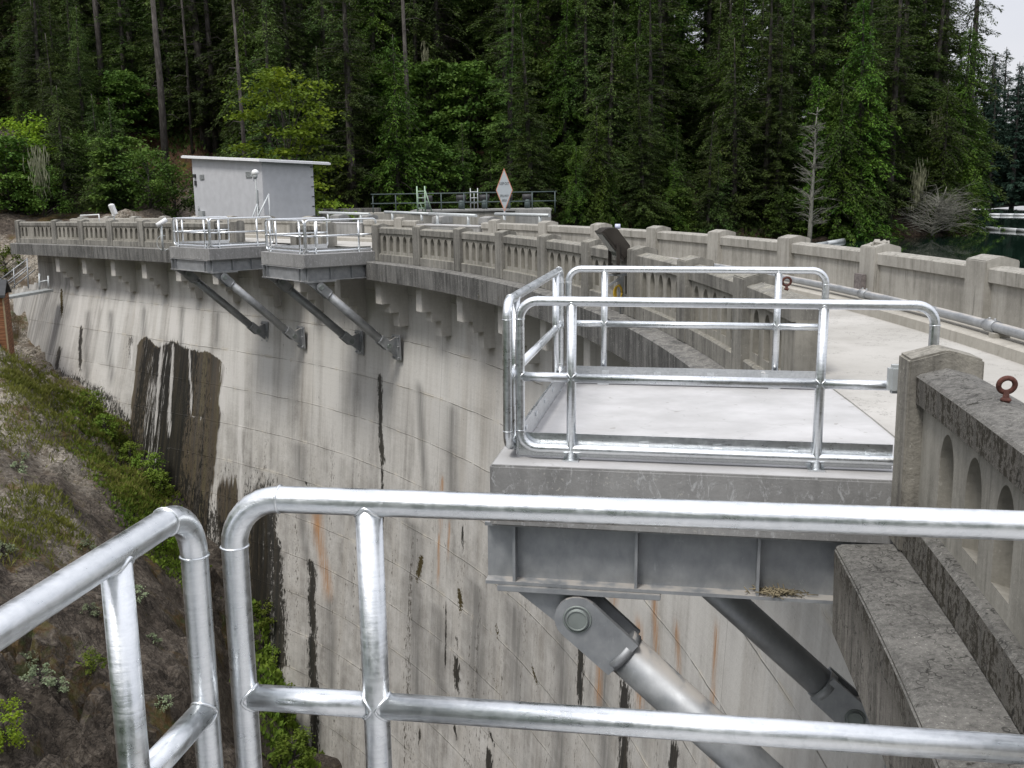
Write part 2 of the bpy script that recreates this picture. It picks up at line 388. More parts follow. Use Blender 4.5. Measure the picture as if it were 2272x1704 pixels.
def rock_mat():
    t = NT('rock_and_gravel'); p = t.pos()
    at = t.n('Attribute', attribute_name='cover', attribute_type='GEOMETRY')
    t.n('SeparateColor', {0: at}); sep = [nd for nd in t.t.nodes if nd.bl_idname == 'ShaderNodeSeparateColor'][-1]
    GV, DF, LT = sep.outputs[0], sep.outputs[1], sep.outputs[2]
    n = t.noise(p, .8, 6, .65); f = t.noise(p, 5., 6, .7); v = t.n('TexVoronoi', {'Vector': p, 'Scale': 2.2, 'Randomness': 1.}, out=0, feature='DISTANCE_TO_EDGE')
    rock = t.ramp(t.math('ADD', t.math('MULTIPLY', n, .5), t.math('MULTIPLY', f, .5)), [(.36, (.030, .026, .022)), (.52, (.095, .080, .066)), (.66, (.21, .185, .155))])
    def crack(sc, w):
        return t.ss(t.math('ABSOLUTE', t.math('SUBTRACT', t.noise(p, sc, 6, .68, dist=1.0), .5)), w, .0)
    rock = t.mix(t.math('MULTIPLY', t.math('MAXIMUM', crack(.9, .03), crack(2.3, .022)), .75), rock, (.012, .010, .009))
    rock = t.mix(t.math('MULTIPLY', t.ss(t.noise(p, 16., 5, .75), .56, .68), .5), rock, (.24, .215, .185))
    peb = t.n('TexVoronoi', {'Vector': p, 'Scale': 9.}, out=1); pv = t.n('SeparateColor', {0: peb})
    grav = t.mix(t.ss(pv, .1, .9), (.125, .112, .090), (.30, .27, .225))
    grav = t.mix(t.ss(t.noise(p, 14., 3), .58, .64), grav, (.46, .43, .39)); grav = t.mix(t.ss(t.noise(t.add3(p, (3, 8, 1)), 10., 4, .7), .58, .66), grav, (.045, .038, .030))
    grav = t.mix(t.ss(n, .48, .66), grav, (.10, .078, .056))
    c = t.mix(GV, rock, grav)
    duff = t.mix(t.ss(f, .4, .6), (.030, .018, .012), (.075, .042, .025))
    c = t.mix(DF, c, duff)
    mo = t.ss(t.noise(t.add3(p, (5, 9, 2)), .55, 6, .7), .53, .63)
    mc = t.ramp(t.noise(p, 1.9, 4), [(.38, (.085, .075, .012)), (.5, (.11, .058, .014)), (.62, (.06, .085, .016))])
    c = t.mix(t.math('MULTIPLY', mo, .55), c, mc)
    c = t.mix(t.math('MULTIPLY', t.ss(t.noise(t.add3(p, (1, 4, 8)), 1.3, 6, .75), .64, .70), .5), c, (.16, .17, .12))
    h = t.math('ADD', t.math('MULTIPLY', f, .7), t.math('MULTIPLY', t.noise(p, 18., 4, .7), .4))
    return t.done(c, .95, 0., t.bump(h, .9, .10), **{'Specular IOR Level': .2})
M['rock'] = rock_mat()

def bark_mat():
    t = NT('grey_bark'); p = t.obj()
    n = t.noise(t.scale(p, (6, 6, 1.5)), 1., 6, .7)
    c = t.ramp(n, [(.35, (.022, .019, .017)), (.52, (.055, .048, .043)), (.7, (.12, .11, .10))])
    return t.done(c, .95, 0., t.bump(n, .8, .05))
M['bark'] = bark_mat()
def pale_bark():
    t = NT('pale_lichen_bark'); p = t.obj(); n = t.noise(t.scale(p, (8, 8, 3)), 1., 5, .7)
    return t.done(t.ramp(n, [(.35, (.10, .10, .085)), (.6, (.23, .23, .195))]), .95)
M['palebark'] = pale_bark()
def leaf_mat(name, lo, mid, hi, trans=.25, hue=.06):
    t = NT(name); p = t.pos(); oi = t.n('ObjectInfo', out=5)
    n1 = t.noise(p, .55, 4, .6); n2 = t.noise(p, 5., 3, .6)
    f = t.math('ADD', t.math('MULTIPLY', n1, .55), t.math('ADD', t.math('MULTIPLY', n2, .35), t.math('MULTIPLY', oi, .14)))
    c = t.ramp(f, [(.38, lo), (.53, mid), (.70, hi)])
    h = t.n('HueSaturation', {'Hue': t.math('ADD', .5 - hue * .62, t.math('MULTIPLY', oi, hue * .8)), 'Saturation': 1.0, 'Value': t.math('ADD', .8, t.math('MULTIPLY', oi, .4)), 'Color': c})
    t.done(h, .75, 0., **{'Specular IOR Level': .25})
    tr = t.t.nodes.new('ShaderNodeBsdfTranslucent'); t.t.links.new(h, tr.inputs[0])
    ms = t.t.nodes.new('ShaderNodeMixShader'); ms.inputs[0].default_value = trans
    t.t.links.new(t.b.outputs[0], ms.inputs[1]); t.t.links.new(tr.outputs[0], ms.inputs[2]); t.t.links.new(ms.outputs[0], t.out.inputs[0])
    return t.m
M['fir'] = leaf_mat('fir_needles', (.016, .040, .008), (.046, .092, .016), (.115, .175, .034))
M['firhaze'] = leaf_mat('haze_tinted_fir_needles', (.012, .030, .020), (.024, .052, .036), (.042, .078, .052))  # bluish tint put into the foliage in place of distance haze
M['cedar'] = leaf_mat('cedar_sprays', (.018, .050, .007), (.050, .118, .013), (.125, .215, .024))
M['hemlock'] = leaf_mat('hemlock_sprays', (.020, .046, .010), (.054, .102, .021), (.125, .175, .044))
M['alder'] = leaf_mat('alder_leaves', (.020, .048, .008), (.056, .112, .017), (.125, .195, .034), .3)
M['maple'] = leaf_mat('maple_leaves', (.055, .115, .012), (.125, .215, .018), (.26, .34, .022), .35)
M['shrub'] = leaf_mat('shrub_leaves', (.055, .105, .014), (.125, .195, .026), (.24, .31, .050), .35)
M['grass'] = leaf_mat('rough_grass', (.065, .085, .014), (.130, .150, .028), (.23, .225, .070), .3)
M['lichen'] = leaf_mat('hanging_lichen', (.14, .16, .10), (.24, .26, .17), (.36, .38, .27), .2)
M['sage'] = leaf_mat('grey_green_stonecrop', (.10, .14, .08), (.19, .24, .14), (.28, .33, .20), .2)

def water_mat():
    t = NT('lake_water'); p = t.pos()
    n = t.noise(t.scale(p, (1.2, .35, 1)), 1., 3, .5)
    return t.done((.006, .016, .011), .04, 0., t.bump(n, .035, .05), IOR=1.33)
M['water'] = water_mat()
def wood_mat():
    t = NT('weathered_siding'); p = t.obj(); z = t.n('SeparateXYZ', {0: p}, out=2)
    n = t.noise(t.scale(p, (1.2, 1.2, 16)), 1., 5, .6); ln = t.ss(t.math('PINGPONG', z, .09), .012, .0)
    c = t.ramp(n, [(.35, (.12, .05, .022)), (.52, (.24, .10, .045)), (.7, (.36, .20, .10))])
    c = t.mix(ln, c, (.03, .018, .012))
    return t.done(c, .85, 0., t.bump(ln, -.6, .02))
M['wood'] = wood_mat()

# ------------------------------------------------------------------ noise (numpy)
def vnoise(x, y, seed=0):
    xi = np.floor(x).astype(np.int64); yi = np.floor(y).astype(np.int64); xf = x - xi; yf = y - yi
    def h(a, b):
        n = (a * 374761393 + b * 668265263 + seed * 1442695041) & 0xffffffff
        n = ((n ^ (n >> 13)) * 1274126177) & 0xffffffff
        return ((n ^ (n >> 16)) & 0xffff) / 65535.0
    u = xf * xf * (3 - 2 * xf); v = yf * yf * (3 - 2 * yf)
    return (h(xi, yi) * (1 - u) + h(xi + 1, yi) * u) * (1 - v) + (h(xi, yi + 1) * (1 - u) + h(xi + 1, yi + 1) * u) * v
def fbm(x, y, o=5, seed=0):
    s = 0; a = .5
    for k in range(o): s = s + a * vnoise(x * 2 ** k, y * 2 ** k, seed + k * 17); a *= .5
    return s

def worley(x, y, seed=0):
    xi = np.floor(x).astype(np.int64); yi = np.floor(y).astype(np.int64); best = np.full(np.shape(x), 9.); sec = best.copy(); val = np.zeros(np.shape(x))
    def h(a, b, k):
        n = (a * 374761393 + b * 668265263 + (seed + k) * 1442695041) & 0xffffffff
        n = ((n ^ (n >> 13)) * 1274126177) & 0xffffffff
        return ((n ^ (n >> 16)) & 0xffff) / 65535.0
    for i in (-1, 0, 1):
        for j in (-1, 0, 1):
            cx = xi + i; cy = yi + j; d = np.hypot(cx + h(cx, cy, 1) - x, cy + h(cx, cy, 2) - y); v = h(cx, cy, 3)
            c = d < best; sec = np.where(c, best, np.minimum(sec, d)); val = np.where(c, v, val); best = np.where(c, d, best)
    return best, sec - best, val
# ------------------------------------------------------------------ terrain
def st_arr(x, y):
    am = A0 + DT * TM
    a = np.arctan2(y - CY0, x - CX0); rr = np.hypot(x - CX0, y - CY0)
    t1 = (a - A0) / DT; o1 = rr - R0
    e = (-math.sin(am), math.cos(am)); n = (math.cos(am), math.sin(am))
    t2 = TM + ((x - CX0) * e[0] + (y - CY0) * e[1]) / BAY; o2 = (x - CX0) * n[0] + (y - CY0) * n[1] - R0
    far = t2 > TM
    far = far & (a > am - .9)
    return np.where(far, t2, t1), np.where(far, o2, o1)
BT_T, BT_B = [0, 7, 10, 12, 14, 16, 18, 20], [.05, .06, .08, .09, .13, .23, .29, .33]
def wall_hit(u, v):
    r = ray(u, v); ds = np.arange(15, 75, .04); x, y, z = r.x * ds, r.y * ds, r.z * ds + ZC
    t, o = st_arr(x, y); w = 1.0 - np.interp(t, BT_T, BT_B) * np.maximum(0, -2.55 - z); k = np.argmax(o > w)
    return (x[k], y[k], z[k])
LAKE = -1.92
CT = []
for u, v, d in [(0, 800, 47), (0, 870, 43), (0, 950, 40), (0, 1130, 33.5), (0, 1300, 29), (0, 1500, 25.5), (0, 1704, 23.5), (100, 900, 44), (200, 1000, 41.5),
                (200, 1200, 34.5), (200, 1450, 29), (200, 1704, 26), (350, 1300, 35.5), (400, 1450, 32), (400, 1704, 28.5), (520, 1600, 32.5), (560, 1704, 31.5), (300, 1100, 40),
                (20, 640, 54), (0, 560, 58), (0, 470, 62), (45, 470, 61), (100, 470, 63), (200, 470, 64), (300, 470, 65.5), (0, 350, 68), (150, 350, 71), (300, 350, 73), (400, 260, 80), (500, 210, 86),
                (0, 200, 80), (0, 60, 92), (300, 100, 95), (550, 440, 68), (700, 462, 71), (900, 452, 73), (1130, 452, 75), (1130, 300, 86), (900, 250, 90), (1400, 480, 74), (1400, 350, 87),
                (1600, 535, 71.6), (1800, 532, 72), (2000, 526, 75), (2100, 520, 77), (2150, 510, 84), (1600, 450, 79), (1800, 430, 82), (2000, 430, 85), (2080, 440, 89), (2000, 300, 102), (1700, 250, 100)]:
    CT.append(P(u, v, d))
for u, v in [(20, 778), (46, 789), (121, 826), (150, 848), (185, 868), (237, 908), (278, 948), (307, 1000), (376, 1086), (450, 1178), (566, 1330), (585, 1380), (620, 1450), (626, 1504), (649, 1598), (686, 1696)]: CT.append(wall_hit(u, v))
for x, y, z in [(-5, 30, -24), (-3, 27, -25), (0, 20, -25), (1, 10, -25), (2, 3, -25), (-6, 20, -25), (-8, 8, -24), (-16, 5, -18), (-30, 5, -10), (-40, 22, -6), (-46, 42, -4), (-40, 56, 0), (-60, 60, 8), (-60, 30, -2), (-55, 0, -5), (-10, -10, -25),
                (-26, 57, -3.5), (-22, 59, -.5)]:
    CT.append((x, y, z + ZC))
for q in [(5, 52, -9), (12, 60, -8), (22, 58, -8), (-4, 52, -8), (-6, 60, -6), (4, 64, -5), (8, 40, -10), (20, 30, -11), (40, 45, -11), (60, 70, -11), (48, 80, -8), (15, 10, -11), (20, -12, -11), (60, 0, -11), (60, 110, -8), (52, 130, -7), (80, 150, -7), (100, 60, -11),
          (36, 112, 4), (20, 125, 20), (0, 120, 26), (-40, 115, 32), (30, 150, 12), (-60, 90, 22), (0, 160, 40), (-60, 140, 45), (120, 120, -8), (44, 98, -4.5), (46, 110, -3)]:
    CT.append(q)
CT = np.array(CT)
_n = len(CT)
_A = np.hypot(CT[:, None, 0] - CT[None, :, 0], CT[:, None, 1] - CT[None, :, 1])
_K = np.zeros((_n + 3, _n + 3)); _K[:_n, :_n] = _A - np.eye(_n) * .3; _K[:_n, _n] = 1; _K[:_n, _n + 1:] = CT[:, :2]; _K[_n, :_n] = 1; _K[_n + 1:, :_n] = CT[:, :2].T
_W = np.linalg.solve(_K, np.concatenate([CT[:, 2], np.zeros(3)]))
def height(x, y, rough=True):
    x = np.atleast_1d(np.asarray(x, float)); y = np.atleast_1d(np.asarray(y, float)); out = np.empty(x.shape)
    fx, fy, fo = x.ravel(), y.ravel(), out.ravel()
    for i in range(0, len(fx), 20000):
        a, b = fx[i:i + 20000], fy[i:i + 20000]
        fo[i:i + 20000] = np.hypot(a[:, None] - CT[None, :, 0], b[:, None] - CT[None, :, 1]) @ _W[:_n] + _W[_n] + _W[_n + 1] * a + _W[_n + 2] * b
    out = fo.reshape(x.shape)
    if rough:
        t, o = st_arr(x, y)
        near = np.clip((1.2 - o) / 3., .12, 1.) * (o < 3)
        amp = np.where(o < 3, near, .55)
        rid = 1 - np.abs(2 * fbm(x * .45 + 3, y * .45, 4, 3) - 1)
        wx = x + 1.2 * fbm(x * .5, y * .5, 3, 41); wy = y * .8 + 1.2 * fbm(x * .5 + 7, y * .5, 3, 43) + out * .35
        f1, e1, v1 = worley(wx * .55, wy * .55, 5); f2, e2, v2 = worley(wx * 1.5, wy * 1.5, 6)
        rocky = np.clip((fbm(x * .16 + 2, y * .16, 3, 61) - .40) * 6 + np.clip((-9.5 - out) * .35, 0, 1.2) + (out > -1) * .5, 0, 1)
        out = out + amp * rocky * (2.0 * (v1 - .5) * np.clip(e1 * 7, 0, 1) + .8 * (v2 - .5) * np.clip(e2 * 6, 0, 1) - .5 * f1)
        out = out + amp * (1.5 * (fbm(x * .30, y * .30, 5, 11) - .5) + .9 * (rid - .7) + .55 * (fbm(x * 1.7, y * 1.7, 4, 5) - .5))
    return out
def gz(x, y): return float(height(x, y)[0])
def ground_px(u, v, d0=18., d1=110.):
    """first point of the terrain along the sight line"""
    r = ray(u, v); ds = np.arange(d0, d1, .25)
    z = height(r.x * ds, r.y * ds); h = r.z * ds + ZC - z
    k = np.argmax(h < 0)
    if h[k] >= 0: return None
    return (r.x * ds[k], r.y * ds[k], float(z[k]))

def grid_mesh(name, xs, ys, keep, mat, attr=None, dz=0.):
    X, Y = np.meshgrid(xs, ys); Z = height(X, Y) + dz
    nx, ny = len(xs), len(ys)
    idx = np.arange(nx * ny).reshape(ny, nx)
    q = np.stack([idx[:-1, :-1], idx[:-1, 1:], idx[1:, 1:], idx[1:, :-1]], -1).reshape(-1, 4)
    xc = (X[:-1, :-1] + X[1:, 1:]).ravel() / 2; yc = (Y[:-1, :-1] + Y[1:, 1:]).ravel() / 2
    m = keep(xc, yc); q = q[m]
    used = np.unique(q); remap = -np.ones(nx * ny, int); remap[used] = np.arange(len(used)); q = remap[q]
    V = np.stack([X.ravel(), Y.ravel(), Z.ravel()], -1)[used]
    me = bpy.data.meshes.new(name); me.vertices.add(len(V)); me.vertices.foreach_set('co', V.ravel())
    me.loops.add(q.size); me.loops.foreach_set('vertex_index', q.ravel().astype(np.int32))
    me.polygons.add(len(q)); me.polygons.foreach_set('loop_start', np.arange(0, q.size, 4, dtype=np.int32))
    me.polygons.foreach_set('use_smooth', np.full(len(q), name != 'rocky_bank'))
    me.materials.append(mat)
    if attr is not None:
        ca = me.color_attributes.new('cover', 'FLOAT_COLOR', 'POINT')
        ca.data.foreach_set('color', attr(V).astype(np.float32).ravel())
    me.update(calc_edges=True); me.validate()
    return link(bpy.data.objects.new(name, me))
def cover_bank(V):
    x, y, z = V.T; t, o = st_arr(x, y)
    n = fbm(x * .25 + 9, y * .25, 4, 21)
    # loose gravel lies on the flatter upper part of the bank
    gx = height(x + .6, y, False) - height(x - .6, y, False); gy = height(x, y + .6, False) - height(x, y - .6, False)
    sl = np.hypot(gx, gy) / 1.2
    gv = np.clip((n - .40) * 5 + (z + 11.5) * .12, 0, 1) * np.clip((y - 29) / 5, 0, 1)
    df = np.clip((z + 1.5) / 2.5, 0, 1) * np.clip((n - .3) * 4, 0, 1) * .8
    return np.stack([gv, df, n, np.ones_like(n)], -1)
def cover_hill(V):
    x, y, z = V.T; n = fbm(x * .2, y * .2, 4, 31)
    df = np.clip((n - .30) * 5, 0, 1); df = np.where(x < -20, df * np.clip((y - 62) / 8, .3, 1), df)
    return np.stack([np.zeros_like(n), df, n, np.ones_like(n)], -1)
def on_bank(x, y):
    t, o = st_arr(x, y); return (o < 1.6) & (t < 20.6) | ((t >= 20.6) & (y < 60)) 
tag(grid_mesh('rocky_bank', np.arange(-50, 6, .16), np.arange(2, 62, .16), on_bank, M['rock'], cover_bank), kind='structure')
tag(grid_mesh('hillside', np.arange(-75, 110, .6), np.arange(34, 150, .6), lambda x, y: (~on_bank(x, y)) & ~((st_arr(x, y)[1] < 4) & (st_arr(x, y)[0] < 20.4)), M['rock'], cover_hill, -.03), kind='structure')

# lake: sheet from the upstream face outwards
mb = MB(); ts = [-14 + .5 * k for k in range(70)] ; offs = [3.55, 8, 20, 60, 140, 320]
vs = [D(t, o, 0) for t in ts for o in offs]; vs = [(v.x, v.y, LAKE) for v in vs]
fs = [(i * 6 + j, i * 6 + j + 1, (i + 1) * 6 + j + 1, (i + 1) * 6 + j) for i in range(len(ts) - 1) for j in range(5)]
mb.add(vs, fs); tag(mb.build('lake', M['water']), kind='structure')
# far shore of the lake
mb = MB(); xs = np.arange(20, 330, 5.); ys = np.arange(0, 60, 5.); vs = []
for j, yy in enumerate(ys):
    for x in xs:
        b = 178 - .12 * (x - 80) + 6 * math.sin(x * .05)
        vs.append((x, b + yy, -2.6 + yy * .10 + 2.0 * float(fbm(np.array([x * .1]), np.array([yy * .1]), 3, 2)[0])))
n = len(xs); fs = [(j * n + i, j * n + i + 1, (j + 1) * n + i + 1, (j + 1) * n + i) for j in range(len(ys) - 1) for i in range(n - 1)]
mb.add(vs, fs, True); tag(mb.build('far_hillside', plain('dark_forest_ground', (.02, .028, .018), .95)), kind='structure')

# unseen wooded slopes downstream and behind, added to darken reflections in the rails
mb = MB(); az = np.radians(np.arange(128, 301, 4.)); rs = [(46, -22), (54, -8), (62, 4), (74, 16), (92, 30), (120, 46)]; vs = []
for a in az:
    for k, (r, z) in enumerate(rs):
        q = r * (1 + .16 * math.sin(a * 5 + k)) + 6 * random.random(); vs.append((q * math.sin(a), q * math.cos(a) - 6, z + 5 * random.random() * (k > 0)))
n = len(rs); fs = [(i * n + j, (i + 1) * n + j, (i + 1) * n + j + 1, i * n + j + 1) for i in range(len(az) - 1) for j in range(n - 1)]
mb.add(vs, fs); tag(mb.build('unseen_canyon_hillside', plain('dark_wooded_slope', (.055, .08, .04), .95, 0, .5, .25)), kind='structure')
# ------------------------------------------------------------------ dam
dam = empty('dam', D(8, 1, 0), 0, 'tall curved concrete arch dam with stained face below the roadway', 'dam')
def local(parent):
    mw = Matrix.Translation(parent.location) @ parent.rotation_euler.to_matrix().to_4x4(); inv = mw.inverted()
    return lambda v: inv @ Vector(v)
LD = local(dam)
def bat(t): return float(np.interp(t, BT_T, BT_B))
def wall_off(t, z): return 1.0 - bat(t) * max(0.0, -2.55 - z)
STAINS = [('k', 10.47, -4.34, 10.34, -7.54, .22), ('k', 10.35, -7.55, 10.28, -10.02, .12), ('g', 12.31, -7.65, 12.21, -9.15, .45), ('k', 12.19, -9.02, 12.1, -9.22, .18), ('g', 12.25, -9.44, 12.09, -12.12, .3), ('k', 12.01, -12.07, 11.89, -14.94, .38), ('k', 11.89, -14.94, 11.7, -19.69, .42),
 ('m', 9.34, -9.82, 9.4, -10.7, .22), ('m', 8.44, -10.09, 8.36, -10.72, .22), ('m', 7.56, -10.25, 7.48, -10.52, .18), ('k', 8.45, -11.59, 8.4, -11.86, .14), ('k', 8.42, -12.24, 8.37, -13.28, .28), ('k', 8.73, -10.83, 8.67, -12.96, .07), ('k', 5.61, -8.47, 5.61, -9.96, .3), ('k', 4.64, -8.13, 4.65, -10.5, .4), ('k', 3.67, -7.8, 3.76, -9.41, .3), ('m', 6.7, -10.42, 6.56, -10.76, .2),
 ('k', 8.41, -8.06, 8.38, -8.76, .1), ('m', 7.61, -11.78, 7.49, -12.0, .1), ('k', 8.45, -14.47, 8.37, -14.8, .15), ('k', 7.58, -13.46, 7.48, -13.86, .15), ('k', 10.23, -16.42, 10.22, -19.0, .35), ('k', 7.61, -14.05, 7.61, -15.0, .25), ('k', 9.21, -15.64, 9.24, -16.23, .1),
 ('g', 9.56, -8.87, 9.34, -14.79, .7), ('g', 7.96, -9.52, 7.84, -13.53, .9), ('g', 8.9, -11.14, 8.8, -14.75, .6), ('g', 7.07, -9.26, 6.87, -12.2, .8), ('g', 11.49, -13.08, 11.37, -17.61, .4), ('g', 8.77, -4.62, 8.68, -8.06, .4), ('g', 9.53, -4.26, 9.3, -7.79, .3), ('g', 6.1, -5.0, 5.9, -14, .7), ('g', 5.1, -8.0, 4.9, -14, .5),
 ('r', 8.95, -6.97, 8.92, -8.53, .16), ('r', 8.95, -8.77, 8.93, -10.28, .1), ('r', 8.71, -8.22, 8.72, -9.23, .1), ('r', 4.96, -6.4, 5.03, -6.95, .25), ('r', 4.27, -5.7, 4.14, -6.86, .2), ('r', 3.84, -5.8, 3.74, -6.66, .18), ('r', 5.24, -7.17, 5.21, -9.32, .25), ('r', 4.5, -6.57, 4.37, -8.28, .28), ('r', 3.2, -5.0, 3.1, -7.0, .15), ('r', 11.89, -9.41, 11.59, -13.16, .45),
 ('k', 12.96, -10.31, 12.7, -13.9, .5), ('k', 12.75, -13.5, 12.55, -17, .7), ('k', 19.09, -5.63, 19.08, -6.77, .3), ('k', 18.51, -4.5, 18.26, -6.5, .25),
 ('g', 18.35, -3.73, 17.99, -7.05, .4), ('g', 17.58, -3.59, 17.23, -6.82, .4), ('g', 19.61, -3.28, 19.14, -6.3, .35), ('m', 19.54, -2.82, 19.3, -4.12, .2), ('g', 16.54, -3.19, 16.41, -4.78, .35), ('g', 14.43, -3.01, 14.4, -4.49, .35), ('g', 15.4, -3, 15.3, -5, .25),
 ('w', 18.79, -2.65, 18.7, -3.79, .25), ('w', 17.98, -2.66, 17.9, -3.64, .3), ('w', 16.79, -2.63, 16.73, -3.63, .35), ('w', 16.47, -2.68, 16.43, -3.38, .25), ('w', 15.65, -2.6, 15.57, -4.29, .5), ('w', 15.22, -2.6, 15.16, -4.48, .6), ('w', 13.72, -2.43, 13.7, -3.06, .1), ('w', 15.08, -4.65, 14.91, -7.5, .13), ('w', 14.13, -2.59, 14.13, -2.96, .3), ('w', 12.25, -3.64, 12.14, -4.0, .5), ('w', 11.84, -3.64, 11.62, -3.74, .4), ('w', 8.4, -2.6, 8.08, -2.95, .6), ('w', 8.76, -3.0, 8.65, -3.2, .3), ('w', 13.96, -4.93, 13.93, -6.02, .35), ('w', 15.86, -4.6, 15.74, -8.75, .14), ('w', 16.76, -4.86, 16.64, -6.04, .15), ('w', 15.55, -4.6, 15.4, -8.6, .2), ('w', 13.75, -4.6, 13.6, -12, .28), ('w', 14.2, -5.0, 14.15, -7.2, .3)]
def dam_face():
    us = np.arange(-3.0, 22.0, .018); zs = np.concatenate([np.arange(-.96, -2.5, -.2), np.arange(-2.55, -24.5, -.12)])
    T, Z = np.meshgrid(us, zs)
    B = np.interp(T, BT_T, BT_B)
    O = 1.0 - B * np.maximum(0, -2.55 - Z)
    # slight lipping at the pour lifts and waviness of the forms
    O += .010 * np.sin(T * 5.1 + np.floor(Z / 1.52) * 2.3) + .02 * (fbm(T * 1.3, Z * .4, 3, 4) - .5) + .012 * ((np.floor(Z / 1.52) * .618) % 1.0)
    a = A0 + DT * np.minimum(T, TM); ex = np.maximum(T - TM, 0) * BAY
    X = CX0 + (R0 + O) * np.cos(a) - np.sin(a) * ex - dam.location.x; Y = CY0 + (R0 + O) * np.sin(a) + np.cos(a) * ex - dam.location.y
    ny, nx = T.shape; idx = np.arange(nx * ny).reshape(ny, nx)
    q = np.stack([idx[:-1, :-1], idx[1:, :-1], idx[1:, 1:], idx[:-1, 1:]], -1).reshape(-1, 4)
    tc_ = T[:-1, :-1].ravel(); zc_ = Z[:-1, :-1].ravel(); q = q[~((tc_ > 20.5) & (zc_ > -2.55 - (tc_ - 20.5) * .55))]
    me = bpy.data.meshes.new('dam_face'); me.vertices.add(nx * ny)
    me.vertices.foreach_set('co', np.stack([X, Y, Z - dam.location.z], -1).reshape(-1, 3).ravel())
    me.loops.add(q.size); me.loops.foreach_set('vertex_index', q.ravel().astype(np.int32))
    me.polygons.add(len(q)); me.polygons.foreach_set('loop_start', np.arange(0, q.size, 4, dtype=np.int32)); me.polygons.foreach_set('use_smooth', np.ones(len(q), bool))
    uv = me.uv_layers.new(name='UVMap'); fl = q.ravel()
    uv.data.foreach_set('uv', np.stack([(T * BAY).ravel()[fl], Z.ravel()[fl]], -1).astype(np.float32).ravel())
    A = np.zeros((ny, nx, 4)); A2 = np.zeros((ny, nx, 4)); A[..., 3] = 1; A2[..., 3] = 1
    wob = (fbm(T * .4, Z * .55, 3, 8) - .5)
    for k, t0, z0, t1, z1, w in STAINS:
        s = np.clip((z0 - Z) / max(z0 - z1, .05), 0, 1); c = t0 + (t1 - t0) * s
        dd = np.abs(T - c + wob * w * .5) * BAY
        inside = np.clip((z0 + .12 - Z) / .25, 0, 1) * np.clip((Z - z1 + .35) / .6, 0, 1)
        m = np.clip(1.1 - dd / (w * 1.15), 0, 1) * inside
        if k == 'k': A[..., 0] = np.maximum(A[..., 0], m)
        elif k == 'w': A[..., 1] = np.maximum(A[..., 1], m * .95)
        elif k == 'r': A[..., 2] = np.maximum(A[..., 2], m)
        elif k == 'g': A2[..., 0] = np.maximum(A2[..., 0], m * .9)
        elif k == 'm': A2[..., 1] = np.maximum(A2[..., 1], m)
    # the big wet black patch
    top = -4.55 + .25 * np.sin(T * 7) * .5 + .55 * (fbm(T * 3, Z * 0, 3, 2) - .5) - .25 * np.clip((15.2 - T), 0, 2)
    def edge(a, b):
        (xa, ya, za), (xb, yb, zb) = wall_hit(*a), wall_hit(*b); ta = float(st_arr(xa, ya)[0]); tb = float(st_arr(xb, yb)[0])
        return ta + (tb - ta) * (za - Z) / (za - zb)
    left = edge((296, 745), (279, 950)) + .10 * (fbm(T * 0, Z * 1.2, 3, 5) - .5); right = edge((511, 790), (490, 1010)) + .22 * (fbm(T * 0, Z * 1.1, 3, 6) - .5)
    patch = np.clip((top - Z) / .3, 0, 1) * np.clip((left - T) / .22, 0, 1) * np.clip((T - right) / .22, 0, 1)
    bands = fbm(T * 2.3, Z * .05 + 3, 4, 77); b2 = fbm(T * 3.1 + 5, Z * .06, 4, 91); f01 = np.clip((left - T) / np.maximum(left - right, .1), 0, 1)
    core = np.clip(1.15 - np.abs(f01 - .42) * 2.6, 0, 1)
    A[..., 0] = np.maximum(A[..., 0], patch * np.clip(.40 + core * .75 + (bands - .42) * 2.6, .10, 1))
    A2[..., 2] = np.maximum(A2[..., 2], patch * np.clip(1.0 - (bands - .42) * 1.2, .5, 1))
    lift = np.minimum((-Z) % 1.52, 1.52 - (-Z) % 1.52)
    A[..., 1] = np.maximum(A[..., 1], patch * np.clip((b2 - .50) * 4, 0, .58) * np.clip(1 - np.abs(f01 - .32) * 2.6, 0, 1))
    A[..., 1] = np.maximum(A[..., 1], patch * np.clip(1 - lift / .10, 0, 1) * np.clip((fbm(T * 6, Z * .5, 3, 13) - .42) * 4, 0, .62))
    fringe = np.clip((T - left) / .05, 0, 1) * np.clip((left + .32 - T) / .2, 0, 1) * np.clip((-4.4 - Z) / .3, 0, 1) * np.clip((Z + 6.2) / 1.4, 0, 1)
    A[..., 0] = np.maximum(A[..., 0], fringe * .62)
    low = np.clip((-8.6 - Z) / 2., 0, 1) * np.clip((14.4 - T) / .3, 0, 1) * np.clip((T - 12.55) / .25, 0, 1)
    A[..., 0] = np.maximum(A[..., 0], low * np.clip(.45 + (bands - .42) * 3., .1, .9)); A2[..., 2] = np.maximum(A2[..., 2], low * np.clip(.5 + (b2 - .45) * 3, 0, .8))
    # grime on the abutment end and over the foot of the wall
    ab = np.clip((T - 18.75) / .5, 0, 1); A2[..., 0] = np.maximum(A2[..., 0], ab * .85)
    foot = np.interp(T, [11.3, 12.5, 14, 15.8, 17, 18.5, 20.5], [-19.4, -14.8, -11.9, -9.3, -7.9, -7.2, -6.6])
    A[..., 0] = np.maximum(A[..., 0], np.clip((foot + .75 + wob - Z) / .8, 0, .6) * np.clip((T - 12.7) / .3, 0, 1))
    # grey drip streaks and joints under each bracket
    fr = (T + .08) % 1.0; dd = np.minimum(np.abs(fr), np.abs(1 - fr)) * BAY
    A2[..., 0] = np.maximum(A2[..., 0], np.clip(1 - dd / .28, 0, 1) * np.clip((-2.4 - Z) / .5, 0, 1) * np.clip((Z + 6.5) / 4, 0, 1) * .38)
